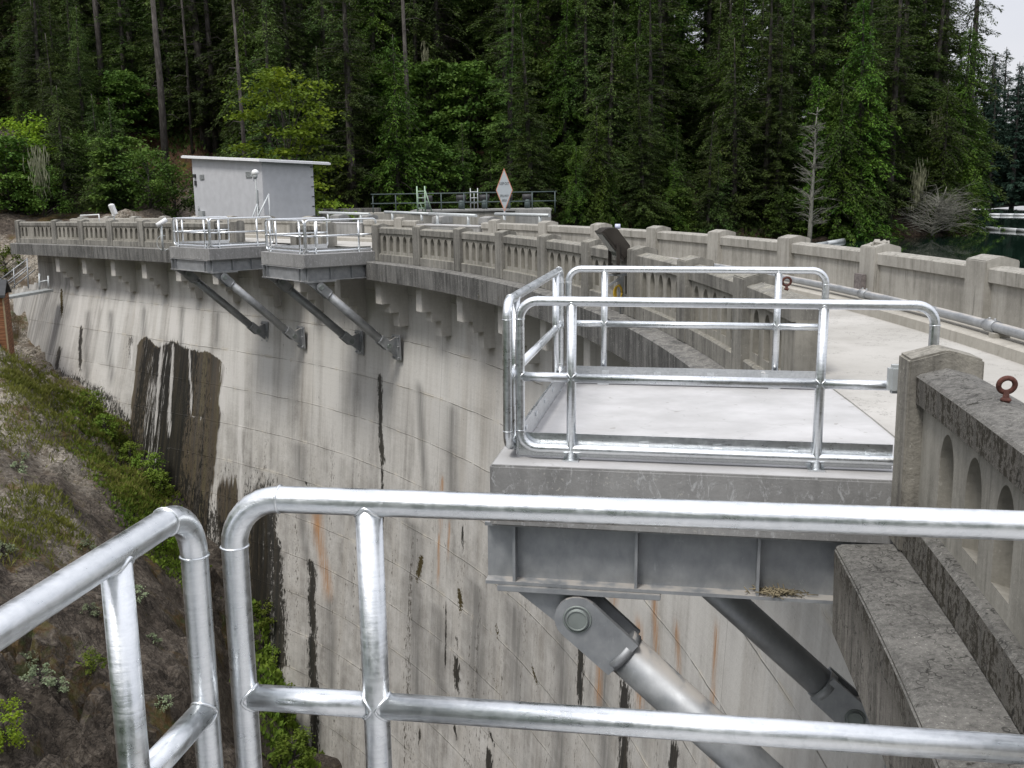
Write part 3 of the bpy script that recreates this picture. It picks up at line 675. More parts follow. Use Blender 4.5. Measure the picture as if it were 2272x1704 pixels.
    for nm, arr in (('stain', A), ('stain2', A2)):
        ca = me.color_attributes.new(nm, 'FLOAT_COLOR', 'POINT'); ca.data.foreach_set('color', arr.astype(np.float32).ravel())
    me.materials.append(M['wall']); me.update(calc_edges=True)
    link(bpy.data.objects.new('face', me), dam)
dam_face()
def drange(a, b, st=.125):
    n = max(1, int(math.ceil((b - a) / st))); return [a + (b - a) * i / n for i in range(n + 1)]
def DX(t, o, z): return LD(D(t, o, z))
LEDGES = [(-1.42, -.03), (1.19, 9.96), (11.1, 12.0), (13.3, 20.5)]
for a, b in LEDGES:
    mb = MB()
    mb.sweep([(-.32, -.95), (-.33, -.41), (-.30, -.385), (.03, -.375), (.03, -.95)], drange(a, b, .1), DX)
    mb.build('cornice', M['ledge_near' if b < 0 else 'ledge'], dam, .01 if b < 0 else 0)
mb = MB(); mb.sweep([(.031, -.955), (.031, -.376), (.37, -.376), (.37, -.02), (3.5, -.02), (3.5, -.955)], drange(-3, 20.6, .2), DX); mb.build('crest_slab', M['newgrey'], dam)
mb = MB(); mb.sweep([(3.5, -.5), (3.5, -12), (2.9, -12), (2.9, -.5)], drange(-3, 20.6, .2), DX); mb.build('upstream_face', M['upstream'], dam)
for k in range(-2, 21):
    if k == 20: continue
    mb = MB(); t0, t1 = k - .15, k - .005
    mb.prism([(1.1, -.952), (.05, -.952), (.05, -1.76), (.36, -1.76), (.36, -2.06), (.67, -2.06), (.67, -2.53), (1.1, -2.53)], t0, t1, DX)
    mb.build('bracket', M['bracket'], dam, .012)
# drain pipe ends poking out of the wall below the near ledge
mb = MB(); mb.sweep([(.45, -.95), (2.46, -.95), (2.46, -.951)], [0, .1], DX)

# roadway and kerb
mb = MB(); mb.sweep([(.30, -.019), (.30, -.006), (2.45, -.006), (2.45, -.019)], drange(-3, 20.6, .2), D); tag(mb.build('road', M['road']), kind='structure')
mb = MB(); mb.sweep([(2.42, -.018), (2.425, .11), (2.45, .125), (3.14, .125), (3.14, -.018)], drange(-3, 20.6, .2), D); tag(mb.build('kerb', M['kerb']), kind='structure')

# ------------------------------------------------------------------ parapets
def gable_pilaster(mb, t0, t1, o0, o1, zb, zc, rise, X):
    om = (o0 + o1) / 2
    mb.prism([(o0, zb), (o0, zc), (om, zc + rise), (o1, zc), (o1, zb)], t0, t1, X)
def arch_pts(cx, w, zb, zt, n=7):
    h = w / 2; sp = zt - w * .82
    pts = [(cx - h, zb), (cx - h, sp)]
    for i in range(1, n): # pointed arch: two arcs
        a = i / n; pts.append((cx - h + h * (1 - math.cos(a * math.pi / 2)) , sp + (zt - sp) * math.sin(a * math.pi / 2) ** .9))
    pts.append((cx, zt))
    for i in range(n - 1, 0, -1):
        a = i / n; pts.append((cx + h - h * (1 - math.cos(a * math.pi / 2)), sp + (zt - sp) * math.sin(a * math.pi / 2) ** .9))
    pts += [(cx + h, sp), (cx + h, zb)]
    return pts
def niche_panel(t0, t1, centres, X, name, parent):
    """panel with blind lancet niches; s along the wall in metres"""
    bm = bmesh.new(); zb, zt, of, ob, depth = -.14, .52, .09, .31, .10
    L = (t1 - t0) * BAY
    def loop(pts): 
        vs = [bm.verts.new((s, 0, z)) for s, z in pts]; return vs, [bm.edges.new((vs[i], vs[(i + 1) % len(vs)])) for i in range(len(vs))]
    nsub = max(1, int(L / .45))
    outer = [(L * i / nsub, zb) for i in range(nsub + 1)] + [(L * (nsub - i) / nsub, zt) for i in range(nsub + 1)]
    ov, oe = loop(outer); es = list(oe); loops = []
    for c in centres:
        v, e = loop(arch_pts(c, .25, -.04, .44)); loops.append(v); es += e
    bmesh.ops.triangle_fill(bm, edges=es, use_beauty=True, use_dissolve=False)
    for v in loops:
        inn = [bm.verts.new((p.co.x, depth, p.co.z - (.03 if p.co.z < -.03 else 0))) for p in v]; n = len(v)
        for i in range(n): bm.faces.new((v[i], v[(i + 1) % n], inn[(i + 1) % n], inn[i]))
        bm.faces.new(inn)
    bk = [bm.verts.new((p.co.x, ob - of, p.co.z)) for p in ov]; n = len(ov)
    for i in range(n): bm.faces.new((ov[i], bk[i], bk[(i + 1) % n], ov[(i + 1) % n]))
    bm.faces.new(bk)
    # delete fill faces that ended inside niches
    bad = []
    for f in bm.faces:
        if len(f.verts) == 3:
            c = f.calc_center_median()
            if abs(c.y) < 1e-6:
                for q in centres:
                    if abs(c.x - q) < .118 and -.03 < c.z < .30: bad.append(f); break
    bmesh.ops.delete(bm, geom=bad, context='FACES_ONLY')
    for v in bm.verts:
        s, y, z = v.co; v.co = X(t0 + s / BAY, of + y, z)
    bmesh.ops.recalc_face_normals(bm, faces=bm.faces)
    me = bpy.data.meshes.new(name); bm.to_mesh(me); bm.free(); me.materials.append(M['panel'])
    link(bpy.data.objects.new(name, me), parent)
def downstream_parapet(a, b, pil, label):
    root = empty('balustrade', D((a + b) / 2, .2, -.38), 0, label, 'balustrade', 'arched balustrade runs along the downstream edge')
    L = local(root); X = lambda t, o, z: L(D(t, o, z))
    for t0, t1 in pil:
        mb = MB(); gable_pilaster(mb, t0, t1, 0., .40, -.372, .75, .055, X); mb.build('pilaster', M['nearpillar' if t1 < .5 else 'parapet'], root, .012)
    edges = [a] + [e for p in pil for e in p] + [b]
    spans = [(edges[i], edges[i + 1]) for i in range(0, len(edges), 2) if edges[i + 1] - edges[i] > .05]
    for t0, t1 in spans:
        cs = [k + .4175 + j * .1625 for k in range(math.floor(t0) - 1, math.ceil(t1) + 1) for j in range(-2, 3)]
        cs = [(c - t0) * BAY for c in cs if c - .075 > t0 and c + .075 < t1]
        niche_panel(t0, t1, cs, X, 'niche_panel', root)
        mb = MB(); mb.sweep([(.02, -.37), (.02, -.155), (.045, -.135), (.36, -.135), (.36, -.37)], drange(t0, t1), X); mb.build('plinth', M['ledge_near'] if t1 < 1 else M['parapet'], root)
        mb = MB(); mb.sweep([(.045, .505), (.04, .655), (.055, .668), (.20, .705), (.345, .668), (.36, .655), (.355, .505)], drange(t0, t1), X); mb.build('coping', M['ledge_near'] if t1 < .5 else M['parapet'], root)
    return root
dp = downstream_parapet(-1.40, 0., [(-1.40, -1.25), (-.085, 0.)], 'nearest dark lichened balustrade, its gabled end pillar beside the big platform')
downstream_parapet(1.19, 10.0, [(k - .165, k) for k in range(2, 10)] + [(9.845, 10.)], 'longest arched balustrade curving away behind the big railed platform')
downstream_parapet(11.1, 12.0, [(11.1, 11.25), (11.85, 12.)], 'short balustrade piece between the two far railed platforms')
downstream_parapet(13.3, 20.5, [(13.3, 13.45)] + [(k - .165, k) for k in range(14, 20)] + [(20.34, 20.5)], 'farthest grey balustrade running from the far platform to the rocky abutment')
# smooth saw-cut end of the long balustrade gets a cut face
def upstream_parapet(a, b, label):
    root = empty('parapet_wall', D((a + b) / 2, 3.1, 0), 0, label, 'parapet', 'solid parapet runs along the lake side')
    L = local(root); X = lambda t, o, z: L(D(t, o, z))
    pil = [2.256 + k for k in range(-4, 20) if a + .02 < 2.256 + k < b + .3]
    edges = [a]
    for t in pil:
        mb = MB(); gable_pilaster(mb, max(t - .165, a), min(t, b), 3.02, 3.42, .128, .84, .055, X); mb.build('pilaster', M['upstream'], root, .012)
        edges += [max(t - .165, a), min(t, b)]
    edges.append(b)
    for i in range(0, len(edges), 2):
        t0, t1 = edges[i], edges[i + 1]
        if t1 - t0 < .04: continue
        mb = MB(); mb.sweep([(3.10, .1275), (3.10, .60), (3.34, .60), (3.34, .1275)], drange(t0, t1), X); mb.build('panel', M['upstream'], root)
        mb = MB(); mb.sweep([(3.055, .595), (3.05, .745), (3.07, .758), (3.22, .785), (3.37, .758), (3.39, .745), (3.385, .595)], drange(t0, t1), X); mb.build('coping', M['upstream'], root)
    return root
upstream_parapet(-2.6, 9.42, 'long solid parapet on the lake side beside the kerb pipe')
upstream_parapet(10.78, 11.93, 'short beige parapet piece between two new grey wall sections')
upstream_parapet(12.95, 20.6, 'far solid parapet in front of the white hut')
def gate_block(a, b, label):
    root = empty('gate_wall', D((a + b) / 2, 3.1, 0), 0, label, 'wall', 'new grey wall sections in the lake side parapet')
    L = local(root); X = lambda t, o, z: L(D(t, o, z))
    mb = MB(); mb.sweep([(3.03, .1275), (3.03, .62), (3.55, .62), (3.55, .1275)], drange(a, b), X); mb.build('wall_panel', M['newgrey'], root)
    mb = MB(); mb.sweep([(3.01, .622), (3.01, .66), (3.57, .66), (3.57, .622)], drange(a, b), X); mb.build('cap', M['deck'], root)
    for t in (a + .08, b - .28):
        mb = MB(); mb.prism([(3.50, .665), (3.50, .90), (3.75, .95), (4.0, .90), (4.0, .665)], t, t + .2, X); mb.build('post_block', M['newgrey'], root, .02)
gate_block(9.44, 10.76, 'smooth grey wall section below the handrail left of the diamond sign')
gate_block(11.95, 12.93, 'smooth grey wall section seen over the nearer far platform')
for i, (a, b, z0, z1, o, lab) in enumerate([(8.45, 9.5, 1.02, 1.03, 3.75, 'whitish handrail bar right under the diamond sign'), (9.65, 10.62, .98, 1.02, 3.3, 'whitish handrail bar just below the pale green ladder'),
                            (10.85, 11.78, 1.0, 1.05, 3.75, 'whitish handrail bar below the left end of the teal railing'), (11.9, 12.98, .98, 1.03, 3.3, 'whitish handrail bar reaching to the corner of the white hut')]):
    c = D((a + b) / 2, o, .66); root = empty('handrail_bar', c, 0, lab, 'handrail', 'whitish handrail bars on the lake side'); L = local(root)
    mb = MB(); mb.tube([L(D(a, o, z0)), L(D((a + b) / 2, o, (z0 + z1) / 2)), L(D(b, o, z1))], .05, 10); mb.build('rail', M['whitegalv'], root)
    for t in (a + .17 * (b - a), b - .17 * (b - a)):
        mb = MB(); mb.tube([L(D(t, o, .6)), L(D(t, o, z0))], .045, 10); mb.box(-.1, .1, -.1, .1, 0, .02, lambda x, y, z: L(D(t, o, .66)) + Vector((x, y, z))); mb.build('post', M['whitegalv'], root)

# ------------------------------------------------------------------ railed platforms
PR = .0302
def fillet(pts, r, n=6):
    """rounded polyline, all corners inside the list"""
    out = [Vector(pts[0])]
    for i in range(1, len(pts) - 1):
        p, a, b = Vector(pts[i]), (Vector(pts[i - 1]) - Vector(pts[i])).normalized(), (Vector(pts[i + 1]) - Vector(pts[i])).normalized()
        c = p + (a + b) * r
        for k in range(n + 1):
            th = math.pi / 2 * k / n
            out.append(c - b * r * math.cos(th) - a * r * math.sin(th))
    out.append(Vector(pts[-1])); return out
ZT, ZM, ZB = 1.024, .54, .075
def rail_panel(root, o, ax, L, posts, name='guardrail'):
    o = Vector(o); ax = Vector(ax); up = Vector((0, 0, 1)); X = lambda s, z: o + ax * s + up * z
    r = .115
    pts = fillet([X(L / 2, ZT), X(0, ZT), X(0, ZB), X(L, ZB), X(L, ZT), X(L / 2, ZT)], r, 8)[:-1]
    mb = MB(); mb.tube(pts, PR, 20, closed=True)
    for s, z, d in ((r, ZT, ax), (0, ZT - r, up), (L - r, ZT, ax), (L, ZT - r, up), (r, ZB, ax), (0, ZB + r, up), (L - r, ZB, ax), (L, ZB + r, up)):
        mb.ring(X(s, z), d, PR + .0005, .0028, 20, 6)
    fr = mb.build(name, M['galv'], root)
    for s in posts:
        mb = MB(); mb.tube([X(s, -.0), X(s, ZT - .004)], PR, 20)
        q = ax.cross(up)
        mb.tube([X(s, 0) + ax * (PR * math.cos(a)) + q * (PR * math.sin(a)) + up * (ZT - math.sqrt(max(0, PR ** 2 - (PR * .985 * math.sin(a)) ** 2))) for a in np.linspace(0, 2 * math.pi, 24, endpoint=False)], .0042, 6, closed=True)
        mb.box(-.05, .05, -.05, .05, .0, .012, lambda x, y, z: X(s, 0) + ax * x + q * y + up * z)
        mb.build('post', M['galv'], fr)
    ss = [0] + list(posts) + [L]
    mb = MB()
    for a, b in zip(ss[:-1], ss[1:]):
        mb.tube([X(a + PR * .6, ZM), X(b - PR * .6, ZM)], PR, 20)
        q = ax.cross(up)
        for s, sg in ((a, 1), (b, -1)): mb.tube([X(s, ZM) + up * (PR * math.cos(w)) + q * (PR * math.sin(w)) + ax * sg * math.sqrt(max(0, PR ** 2 - (PR * .985 * math.sin(w)) ** 2)) for w in np.linspace(0, 2 * math.pi, 24, endpoint=False)], .0040, 6, closed=True)
    mb.build('mid_rail', M['galv'], fr)
    return fr
def text_mesh(body, size, mat, name, extr=.002):
    cu = bpy.data.curves.new(name, 'FONT'); cu.body = body; cu.size = size; cu.align_x = 'CENTER'; cu.align_y = 'CENTER'; cu.extrude = extr
    ob = bpy.data.objects.new(name, cu); COL.objects.link(ob)
    dg = bpy.context.evaluated_depsgraph_get(); me = bpy.data.meshes.new_from_object(ob.evaluated_get(dg)); COL.objects.unlink(ob); bpy.data.objects.remove(ob)
    me.materials.clear(); me.materials.append(mat); return me
def strut(root, yl, xw, zw):
    """pipe brace from the beam pin to the wall anchor"""
    a = Vector((.39, yl, -1.03)); b = Vector((xw, yl, zw)); d = (b - a).normalized(); sd = Vector((0, 1, 0)); nr = d.cross(sd)
    Lh = (b - a).length
    mb = MB(); mb.tube([a + d * .36, b - d * .34], .14, 28); mb.tube([a + d * .35, a + d * .41], .152, 28); mb.tube([b - d * .41, b - d * .33], .152, 28)
    br = mb.build('brace', M['zinc'], root)
    for end, sg in ((a, 1), (b, -1)):
        mb = MB()
        for s in (-1, 1):
            y0, y1 = sorted((s * .085, s * .125))
            poly = [(.40 * sg, -.145), (.40 * sg, .145)] + [(math.cos(t) * .15 * -sg, math.sin(t) * .15) for t in np.linspace(math.pi / 2, -math.pi / 2, 11)]
            mb.prism(poly, y0, y1, lambda y, p, q: end + d * p + nr * q + sd * y)
        mb.build('clevis', M['zinc'], br)
        mb = MB(); mb.tube([end - sd * .145, end + sd * .145], .072, 24); mb.ring(end - sd * .145, sd, .066, .007, 24, 6); mb.ring(end - sd * .125, sd, .088, .008, 24, 6)
        mb.build('pin', M['pin'], br)
    # gusset under the beam
    mb = MB(); mb.prism([(-.06, -.871), (.52, -.871), (.48, -1.08), (.36, -1.16), (.24, -1.10)], yl - .03, yl + .03, lambda y, p, q: Vector((p, y, q))); mb.build('gusset', M['zinc'], root)
    # wall anchor
    mb = MB(); mb.prism([(-.02, .12), (.34, .26), (.34, -.40), (.04, -.16)], yl - .035, yl + .035, lambda y, p, q: b + Vector((p, y - yl, q)))
    mb.box(.34, .38, -.24, .24, -.50, .34, lambda x, y, z: b + Vector((x, y, z)))
    for y in (-.17, .17):
        for z in (-.42, -.05, .26): mb.tube([b + Vector((.27, y, z)), b + Vector((.36, y, z))], .022, 8)
    mb.build('wall_anchor', M['zinc'], root)
def ibeam(mb, p0, ax, L, z1, depth, w, side, stiff=(), tf=.022, tw=.016):
    p0 = Vector(p0); ax = Vector(ax); sd = Vector(side); up = Vector((0, 0, 1)); X = lambda a, b, c: p0 + ax * a + sd * b + up * c
    mb.box(0, L, -w / 2, w / 2, z1 - tf, z1, X); mb.box(0, L, -w / 2, w / 2, z1 - depth, z1 - depth + tf, X); mb.box(0, L, -tw / 2, tw / 2, z1 - depth + tf, z1 - tf, X)
    for s in stiff: mb.box(s - .009, s + .009, -w / 2 + .004, w / 2 - .004, z1 - depth + tf, z1 - tf, X)
def platform(loc, yaw, label, wallx=(2.72, 2.72), far_only=False, tilt=0., xr=(2.72, 2.30), number=True):
    root = empty('platform', loc, yaw, label, 'platform', 'railed steel and concrete platforms on the dam')
    root.rotation_euler = (0, tilt, yaw)
    b = 2.69
    mb = MB(); poly = [(-.17, -.18), (xr[0], -.18), (xr[1], b + .18), (-.17, b + .18)]
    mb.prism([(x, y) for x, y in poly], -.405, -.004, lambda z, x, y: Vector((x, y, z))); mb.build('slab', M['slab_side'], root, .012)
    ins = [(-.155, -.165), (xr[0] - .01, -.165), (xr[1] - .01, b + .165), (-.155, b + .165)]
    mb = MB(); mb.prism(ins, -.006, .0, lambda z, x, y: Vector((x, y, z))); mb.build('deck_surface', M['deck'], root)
    rail_panel(root, (0, 0, 0), (1, 0, 0), 2.484, (.33, 1.848))
    rail_panel(root, (-.01, b, 0), (1, 0, 0), 2.199, (.32, 1.807))
    rail_panel(root, (-.073, -.05, 0), (0, 1, 0), 2.67, (.32, 2.36))
    for nm, p0, p1, nrm in (('near', (-.02, .045), (2.30, .045), (0, 1)), ('far', (-.02, b - .045), (2.15, b - .045), (0, 1)), ('side', (-.03, .04), (-.03, b - .04), (1, 0))):
        mb = MB(); d = Vector((p1[0] - p0[0], p1[1] - p0[1], 0)); Ln = d.length; d.normalize(); nn = Vector((nrm[0], nrm[1], 0))
        X = lambda a, bb, c: Vector((p0[0], p0[1], 0)) + d * a + nn * bb + Vector((0, 0, c))
        mb.box(0, Ln, -.004, .004, .012, .165, X); tb = mb.build('toe_board', M['galv_plate'], root, .0)
        for a in np.arange(.35, Ln - .1, .46):
            mb = MB(); mb.box(a - .03, a + .03, -.012, .012, .10, .128, X); mb.build('clip', M['galv'], tb)
        if nm == 'far' and number:
            me = text_mesh('2', .10, M['mark_white'], 'number'); me.transform(Matrix.Translation(X(1.72, -.006, .115)) @ Matrix.Rotation(math.pi / 2, 4, 'X')); link(bpy.data.objects.new('number', me), tb)
    mb = MB(); ibeam(mb, (-.22, 0, 0), (1, 0, 0), 2.75, -.41, .42, .20, (0, 1, 0), (.19, .98, 1.74)); mb.build('beam', M['zinc'], root)
    mb = MB(); ibeam(mb, (-.22, b, 0), (1, 0, 0), 2.75, -.41, .42, .20, (0, 1, 0), (.19, .98, 1.74)); mb.build('beam', M['zinc'], root)
    mb = MB(); ibeam(mb, (-.12, .105, 0), (0, 1, 0), b - .21, -.41, .42, .16, (1, 0, 0), (.12, b - .34)); mb.build('beam', M['zinc'], root)
    for y in (0, b):
        mb = MB(); mb.box(-.14, .92, -.115, .115, -.872, -.833, lambda x, yy, z: Vector((x, yy + y, z))); mb.build('bearing_plate', M['zinc'], root, .004)
    strut(root, 0., wallx[0], -1.03 - (wallx[0] - .39) * .88); strut(root, b, wallx[1], -1.03 - (wallx[1] - .39) * .88)
    return root
P2 = platform((.048, 6.42, 0), -.175, 'big railed platform in the middle, number 2 painted on its toe board', (2.70, 2.62), tilt=.008)
P1 = platform((-1.063, -.436, 0), -.163, 'nearest platform, its shiny galvanised rails crossing the bottom of the view', (2.7, 2.7), number=False)
def at_yaw(t, off, yaw, z): v = D(t, off, z); return (v.x, v.y, z)
P3 = platform(at_yaw(9.93, -2.32, 0, -.07), .67, 'second platform from the far end, in front of the smooth grey wall section', (2.75, 2.9), number=False, xr=(2.62, 2.80))
P4 = platform(at_yaw(12.28, -2.72, 0, -.075), .765, 'farthest railed platform, right below the white hut', (3.1, 3.15), number=False, xr=(3.0, 3.0))

# steel bracket on the near pillar
mb = MB(); c = D(.035, .10, .58); mb.obox(c, (math.cos(tang(0)), math.sin(tang(0)), 0), (-math.sin(tang(0)), math.cos(tang(0)), 0), (0, 0, 1), .13, .04, .085)
mb.obox(c + Vector((0, .02, -.16)), (1, 0, 0), (0, 1, 0), (0, 0, 1), .05, .03, .09)
tag(mb.build('rail_bracket', M['whitegalv'], None, .02), 'small grey steel bracket holding the rail end behind the near pillar', 'bracket')
# bird nest on the beam flange
nest = MB()
pn = P2.matrix_world if False else (Matrix.Translation(P2.location) @ P2.rotation_euler.to_matrix().to_4x4())
for i in range(110):
    a = random.uniform(0, 6.28); rr = random.gauss(.07, .035); q = pn @ Vector((1.64 + rr * math.cos(a) * 1.5, -.055 + rr * math.sin(a) * .45, -.795 + random.uniform(0, .02)))
    dd = Vector((random.gauss(0, 1), random.gauss(0, .5), random.gauss(0, .25))).normalized() * random.uniform(.02, .05)
    nest.tube([q - dd, q + dd], .0035, 4)
tag(nest.build('bird_nest', plain('dry_grass_stems', (.20, .17, .11), .9, var=.4)), 'flat brown bird nest lying on the big platform\'s beam', 'nest')

# ------------------------------------------------------------------ kerb pipe
root = empty('kerb_pipe', D(3, 2.62, .23), 0, 'long grey steel pipe lying along the kerb by the lake side parapet', 'pipe'); L = local(root)
mb = MB(); mb.tube([L(D(t, 2.62, .225)) for t in drange(-2.6, 9.3, .1)], .055, 14); mb.build('pipe', M['zinc'], root)
for t in (.6, 1.75, 2.9, 4.1, 5.3, 6.5, 7.7):
    mb = MB(); mb.tube([L(D(t - .035, 2.62, .225)), L(D(t + .035, 2.62, .225))], .068, 14)
    for q in (-.02, .02): mb.tube([L(D(t + q, 2.62, .28)), L(D(t + q, 2.62, .31))], .014, 6)
    mb.build('coupling', M['zinc'], root)
    mb = MB(); mb.box(-.05, .05, -.09, .09, .126, .172, lambda x, y, z: L(D(t - .06 + x / BAY, 2.62 + y, z))); mb.build('support_pad', M['kerb'], root)

# ------------------------------------------------------------------ eye bolts, wall box, rubble on the pillar
def eyebolt(t, off, zb, label, R=.042):
    a = tang(t); c = D(t, off, zb); root = empty('eye_bolt', c, a, label, 'eye bolt', 'rusty eye bolts in the copings')
    mb = MB(); mb.tube([(0, 0, -.02), (0, 0, .05)], [.02, .013], 10); mb.ball((0, 0, .012), .026, 10, 6, .5); mb.build('shank', M['rust'], root)
    mb = MB(); mb.ring((0, 0, .045 + R), (0, 1, .25), R, .0125, 24, 10); mb.build('eye', M['rust'], root)
eyebolt(-.405, .215, .70, 'rusty eye bolt on the near dark coping', .036)
eyebolt(1.55, .25, .695, 'rusty eye bolt on the coping behind the big platform')
mb = MB(); a = tang(3.2); c = D(3.215, 2.985, .27); mb.obox(c, (math.cos(a), math.sin(a), 0), (-math.sin(a), math.cos(a), 0), (0, 0, 1), .028, .14, .16); mb.obox(c - Vector((math.cos(a), math.sin(a), 0)) * .03, (math.cos(a), math.sin(a), 0), (-math.sin(a), math.cos(a), 0), (0, 0, 1), .006, .12, .14)
tag(mb.build('junction_box', plain('stained_grey_box', (.17, .15, .145), .8, 0, .3, 20.)), 'small dark grey junction box low on the lake side parapet', 'box')
mb = MB(); c = D(3.18, 3.22, .85)
for i in range(9):
    q = c + Vector((random.uniform(-.13, .13), random.uniform(-.13, .13), random.uniform(0, .05))); ax = Vector((random.gauss(0, 1), random.gauss(0, 1), random.gauss(0, .3))); ay = ax.orthogonal()
    mb.obox(q, ax, ay, ax.cross(ay), random.uniform(.03, .08), random.uniform(.02, .06), random.uniform(.012, .025))
tag(mb.build('broken_cap', M['upstream'], None, .006), 'broken concrete cap lying on a lake side parapet pillar', 'rubble')

# ------------------------------------------------------------------ floodlight on the balustrade
c = D(4.08, -.16, .36); yaw = tang(4.1); root = empty('floodlight', c, yaw, 'brown floodlight tilted down on a steel bracket, clamped to the long balustrade', 'floodlight')
mb = MB()
for p0 in (0,):
    hd = [(-.24, -.16), (.10, -.20), (.24, -.10), (.24, .12), (.12, .20), (-.24, .16)]
th = math.radians(52); ca, sa = math.cos(th), math.sin(th)
Hc = Vector((-.05, .0, .46))
Xh = lambda x, y, z: Hc + Vector((ca * z - sa * x * 0 + 0, 0, 0)) if False else Hc + Vector((1, 0, 0)) * (x * ca + z * sa) + Vector((0, 1, 0)) * y + Vector((0, 0, 1)) * (-x * sa + z * ca)
mb.prism([(-.30, -.02), (.30, -.02), (.30, .06), (.20, .20), (-.20, .20), (-.30, .06)], -.22, .22, lambda y, x, z: Xh(x, y, z)); mb.build('housing', M['bronze'], root, .012)
mb = MB(); mb.prism([(-.31, -.05), (.31, -.05), (.31, -.018), (-.31, -.018)], -.235, .235, lambda y, x, z: Xh(x, y, z)); mb.build('door_frame', M['bronze'], root, .004)
mb = MB(); mb.box(-.26, .26, -.19, .19, -.058, -.051, lambda x, y, z: Xh(x, y, z)); mb.build('lens', M['glass'], root)
mb = MB()
for s in (-1, 1): mb.obox(Vector((0, s * .255, .22)), (1, 0, 0), (0, 1, 0), (0, 0, 1), .03, .012, .25)
mb.obox((0, 0, -.02), (1, 0, 0), (0, 1, 0), (0, 0, 1), .04, .26, .012); mb.build('yoke', M['bronze'], root)
mb = MB(); mb.tube([Xh(-.10, 0, .19), Xh(-.10, 0, .24)], .03, 12); mb.build('photocell_base', M['bronze'], root)
mb = MB(); q = Xh(-.13, 0, .245); mb.tube([q, q + Vector((0, 0, .08))], [.05, .045], 14); mb.build('photocell', plain('pale_blue_plastic', (.62, .66, .85), .3), root)
mb = MB(); mb.obox((.06, 0, -.055), (1, 0, 0), (0, 1, 0), (0, 0, 1), .22, .05, .02); mb.obox((.13, 0, -.25), (1, 0, 0), (0, 1, 0), (0, 0, 1), .03, .05, .18); mb.obox((.0, -.10, -.16), (1, -.0, .6), (0, 1, 0), (-.6, 0, 1), .15, .015, .02); mb.tube([(.14, .07, -.05), (.14, .07, -.95)], .015, 8); mb.build('support_arm', M['zinc'], root)
root = empty('hose_coil', c + Vector((0, 0, -.3)), yaw, 'yellow cord bundle hanging below the brown floodlight', 'cord')
mb = MB()
for k in range(4): mb.tube([(.05 + .012 * k + .07 * math.cos(a) * (1 - .06 * k), -.07 + .012 * k, .06 - .12 * math.sin(a) * (1 + .03 * k) - .12) for a in np.linspace(0, 2 * math.pi, 20)], .013, 6)
mb.build('coil', M['yellow'], root)

# ------------------------------------------------------------------ lamps at the far end
root = empty('spotlight', D(16.85, .2, .60), tang(17), 'white box spotlight on a short post above the far balustrade', 'spotlight')
mb = MB(); mb.tube([(0, 0, 0), (0, 0, .42)], .035, 10); mb.build('post', M['boxgrey'], root)
mb = MB(); mb.obox((-.03, -.03, .66), (1, .2, .35), (-.2, 1, 0), (-.35, 0, 1), .10, .12, .24); mb.obox((-.0, 0, .40), (1, 0, 0), (0, 1, 0), (0, 0, 1), .07, .08, .06); mb.build('housing', M['white'], root, .03)
v = P(362, 560, 41.2); root = empty('camera_post', (v[0], v[1], -.42), 0, 'white tube camera on a post at the left edge of the farthest platform', 'camera')
mb = MB(); mb.tube([(0, 0, .0), (0, 0, 1.05)], .045, 10); mb.build('post', M['whitegalv'], root)
mb = MB(); mb.tube([(-.14, -.10, 1.02), (.20, .10, 1.26)], .095, 14); mb.build('housing', M['white'], root)
mb = MB(); mb.tube([(.03 + .26 * math.cos(a), .02, .33 + .30 * math.sin(a)) for a in np.linspace(1.2, 5.4, 16)], .012, 6); mb.build('cable', M['whitegalv'], root)
v = P(573, 500, 47.5); root = empty('lamp_post', (v[0], v[1], .1), 0, 'slim lamp post with white globe in front of the white hut', 'lamp post')
mb = MB(); mb.tube([(0, 0, 0), (0, 0, 2.45)], .045, 10); mb.build('post', M['boxgrey'], root)
mb = MB(); mb.tube([(0, 0, 2.42), (0, 0, 2.56)], [.07, .12], 12); mb.build('collar', M['boxgrey'], root)
mb = MB(); mb.ball((0, 0, 2.68), .165, 16, 10, .9); mb.build('globe', plain('white_globe', (.85, .86, .85), .2, var=.02), root)
for i, (px, py0, px1, py1, d, lab) in enumerate([(597, 430, 569, 487, 46.3, 'longer sloping stair handrail against the white hut'), (571, 452, 558, 487, 46.5, 'shorter sloping stair handrail left of the lamp post')]):
    a = Vector(P(px, py0, d)); b = Vector(P(px1, py1, d)); root = empty('stair_handrail', (b.x, b.y, .0), 0, lab, 'handrail'); L = local(root)
    mb = MB(); mb.tube([L(a), L(b), L(b + Vector((-.03, 0, -.45))), L(b + Vector((.05, 0, -.75))), L(b + Vector((.30, 0, -.90)))], .035, 8); mb.build('rail', M['whitegalv'], root)
    mb = MB(); mb.tube([L(a * .97 + b * .03), L(Vector((a.x * .97 + b.x * .03, a.y * .97 + b.y * .03, 0)))], .03, 8); mb.build('post', M['whitegalv'], root)

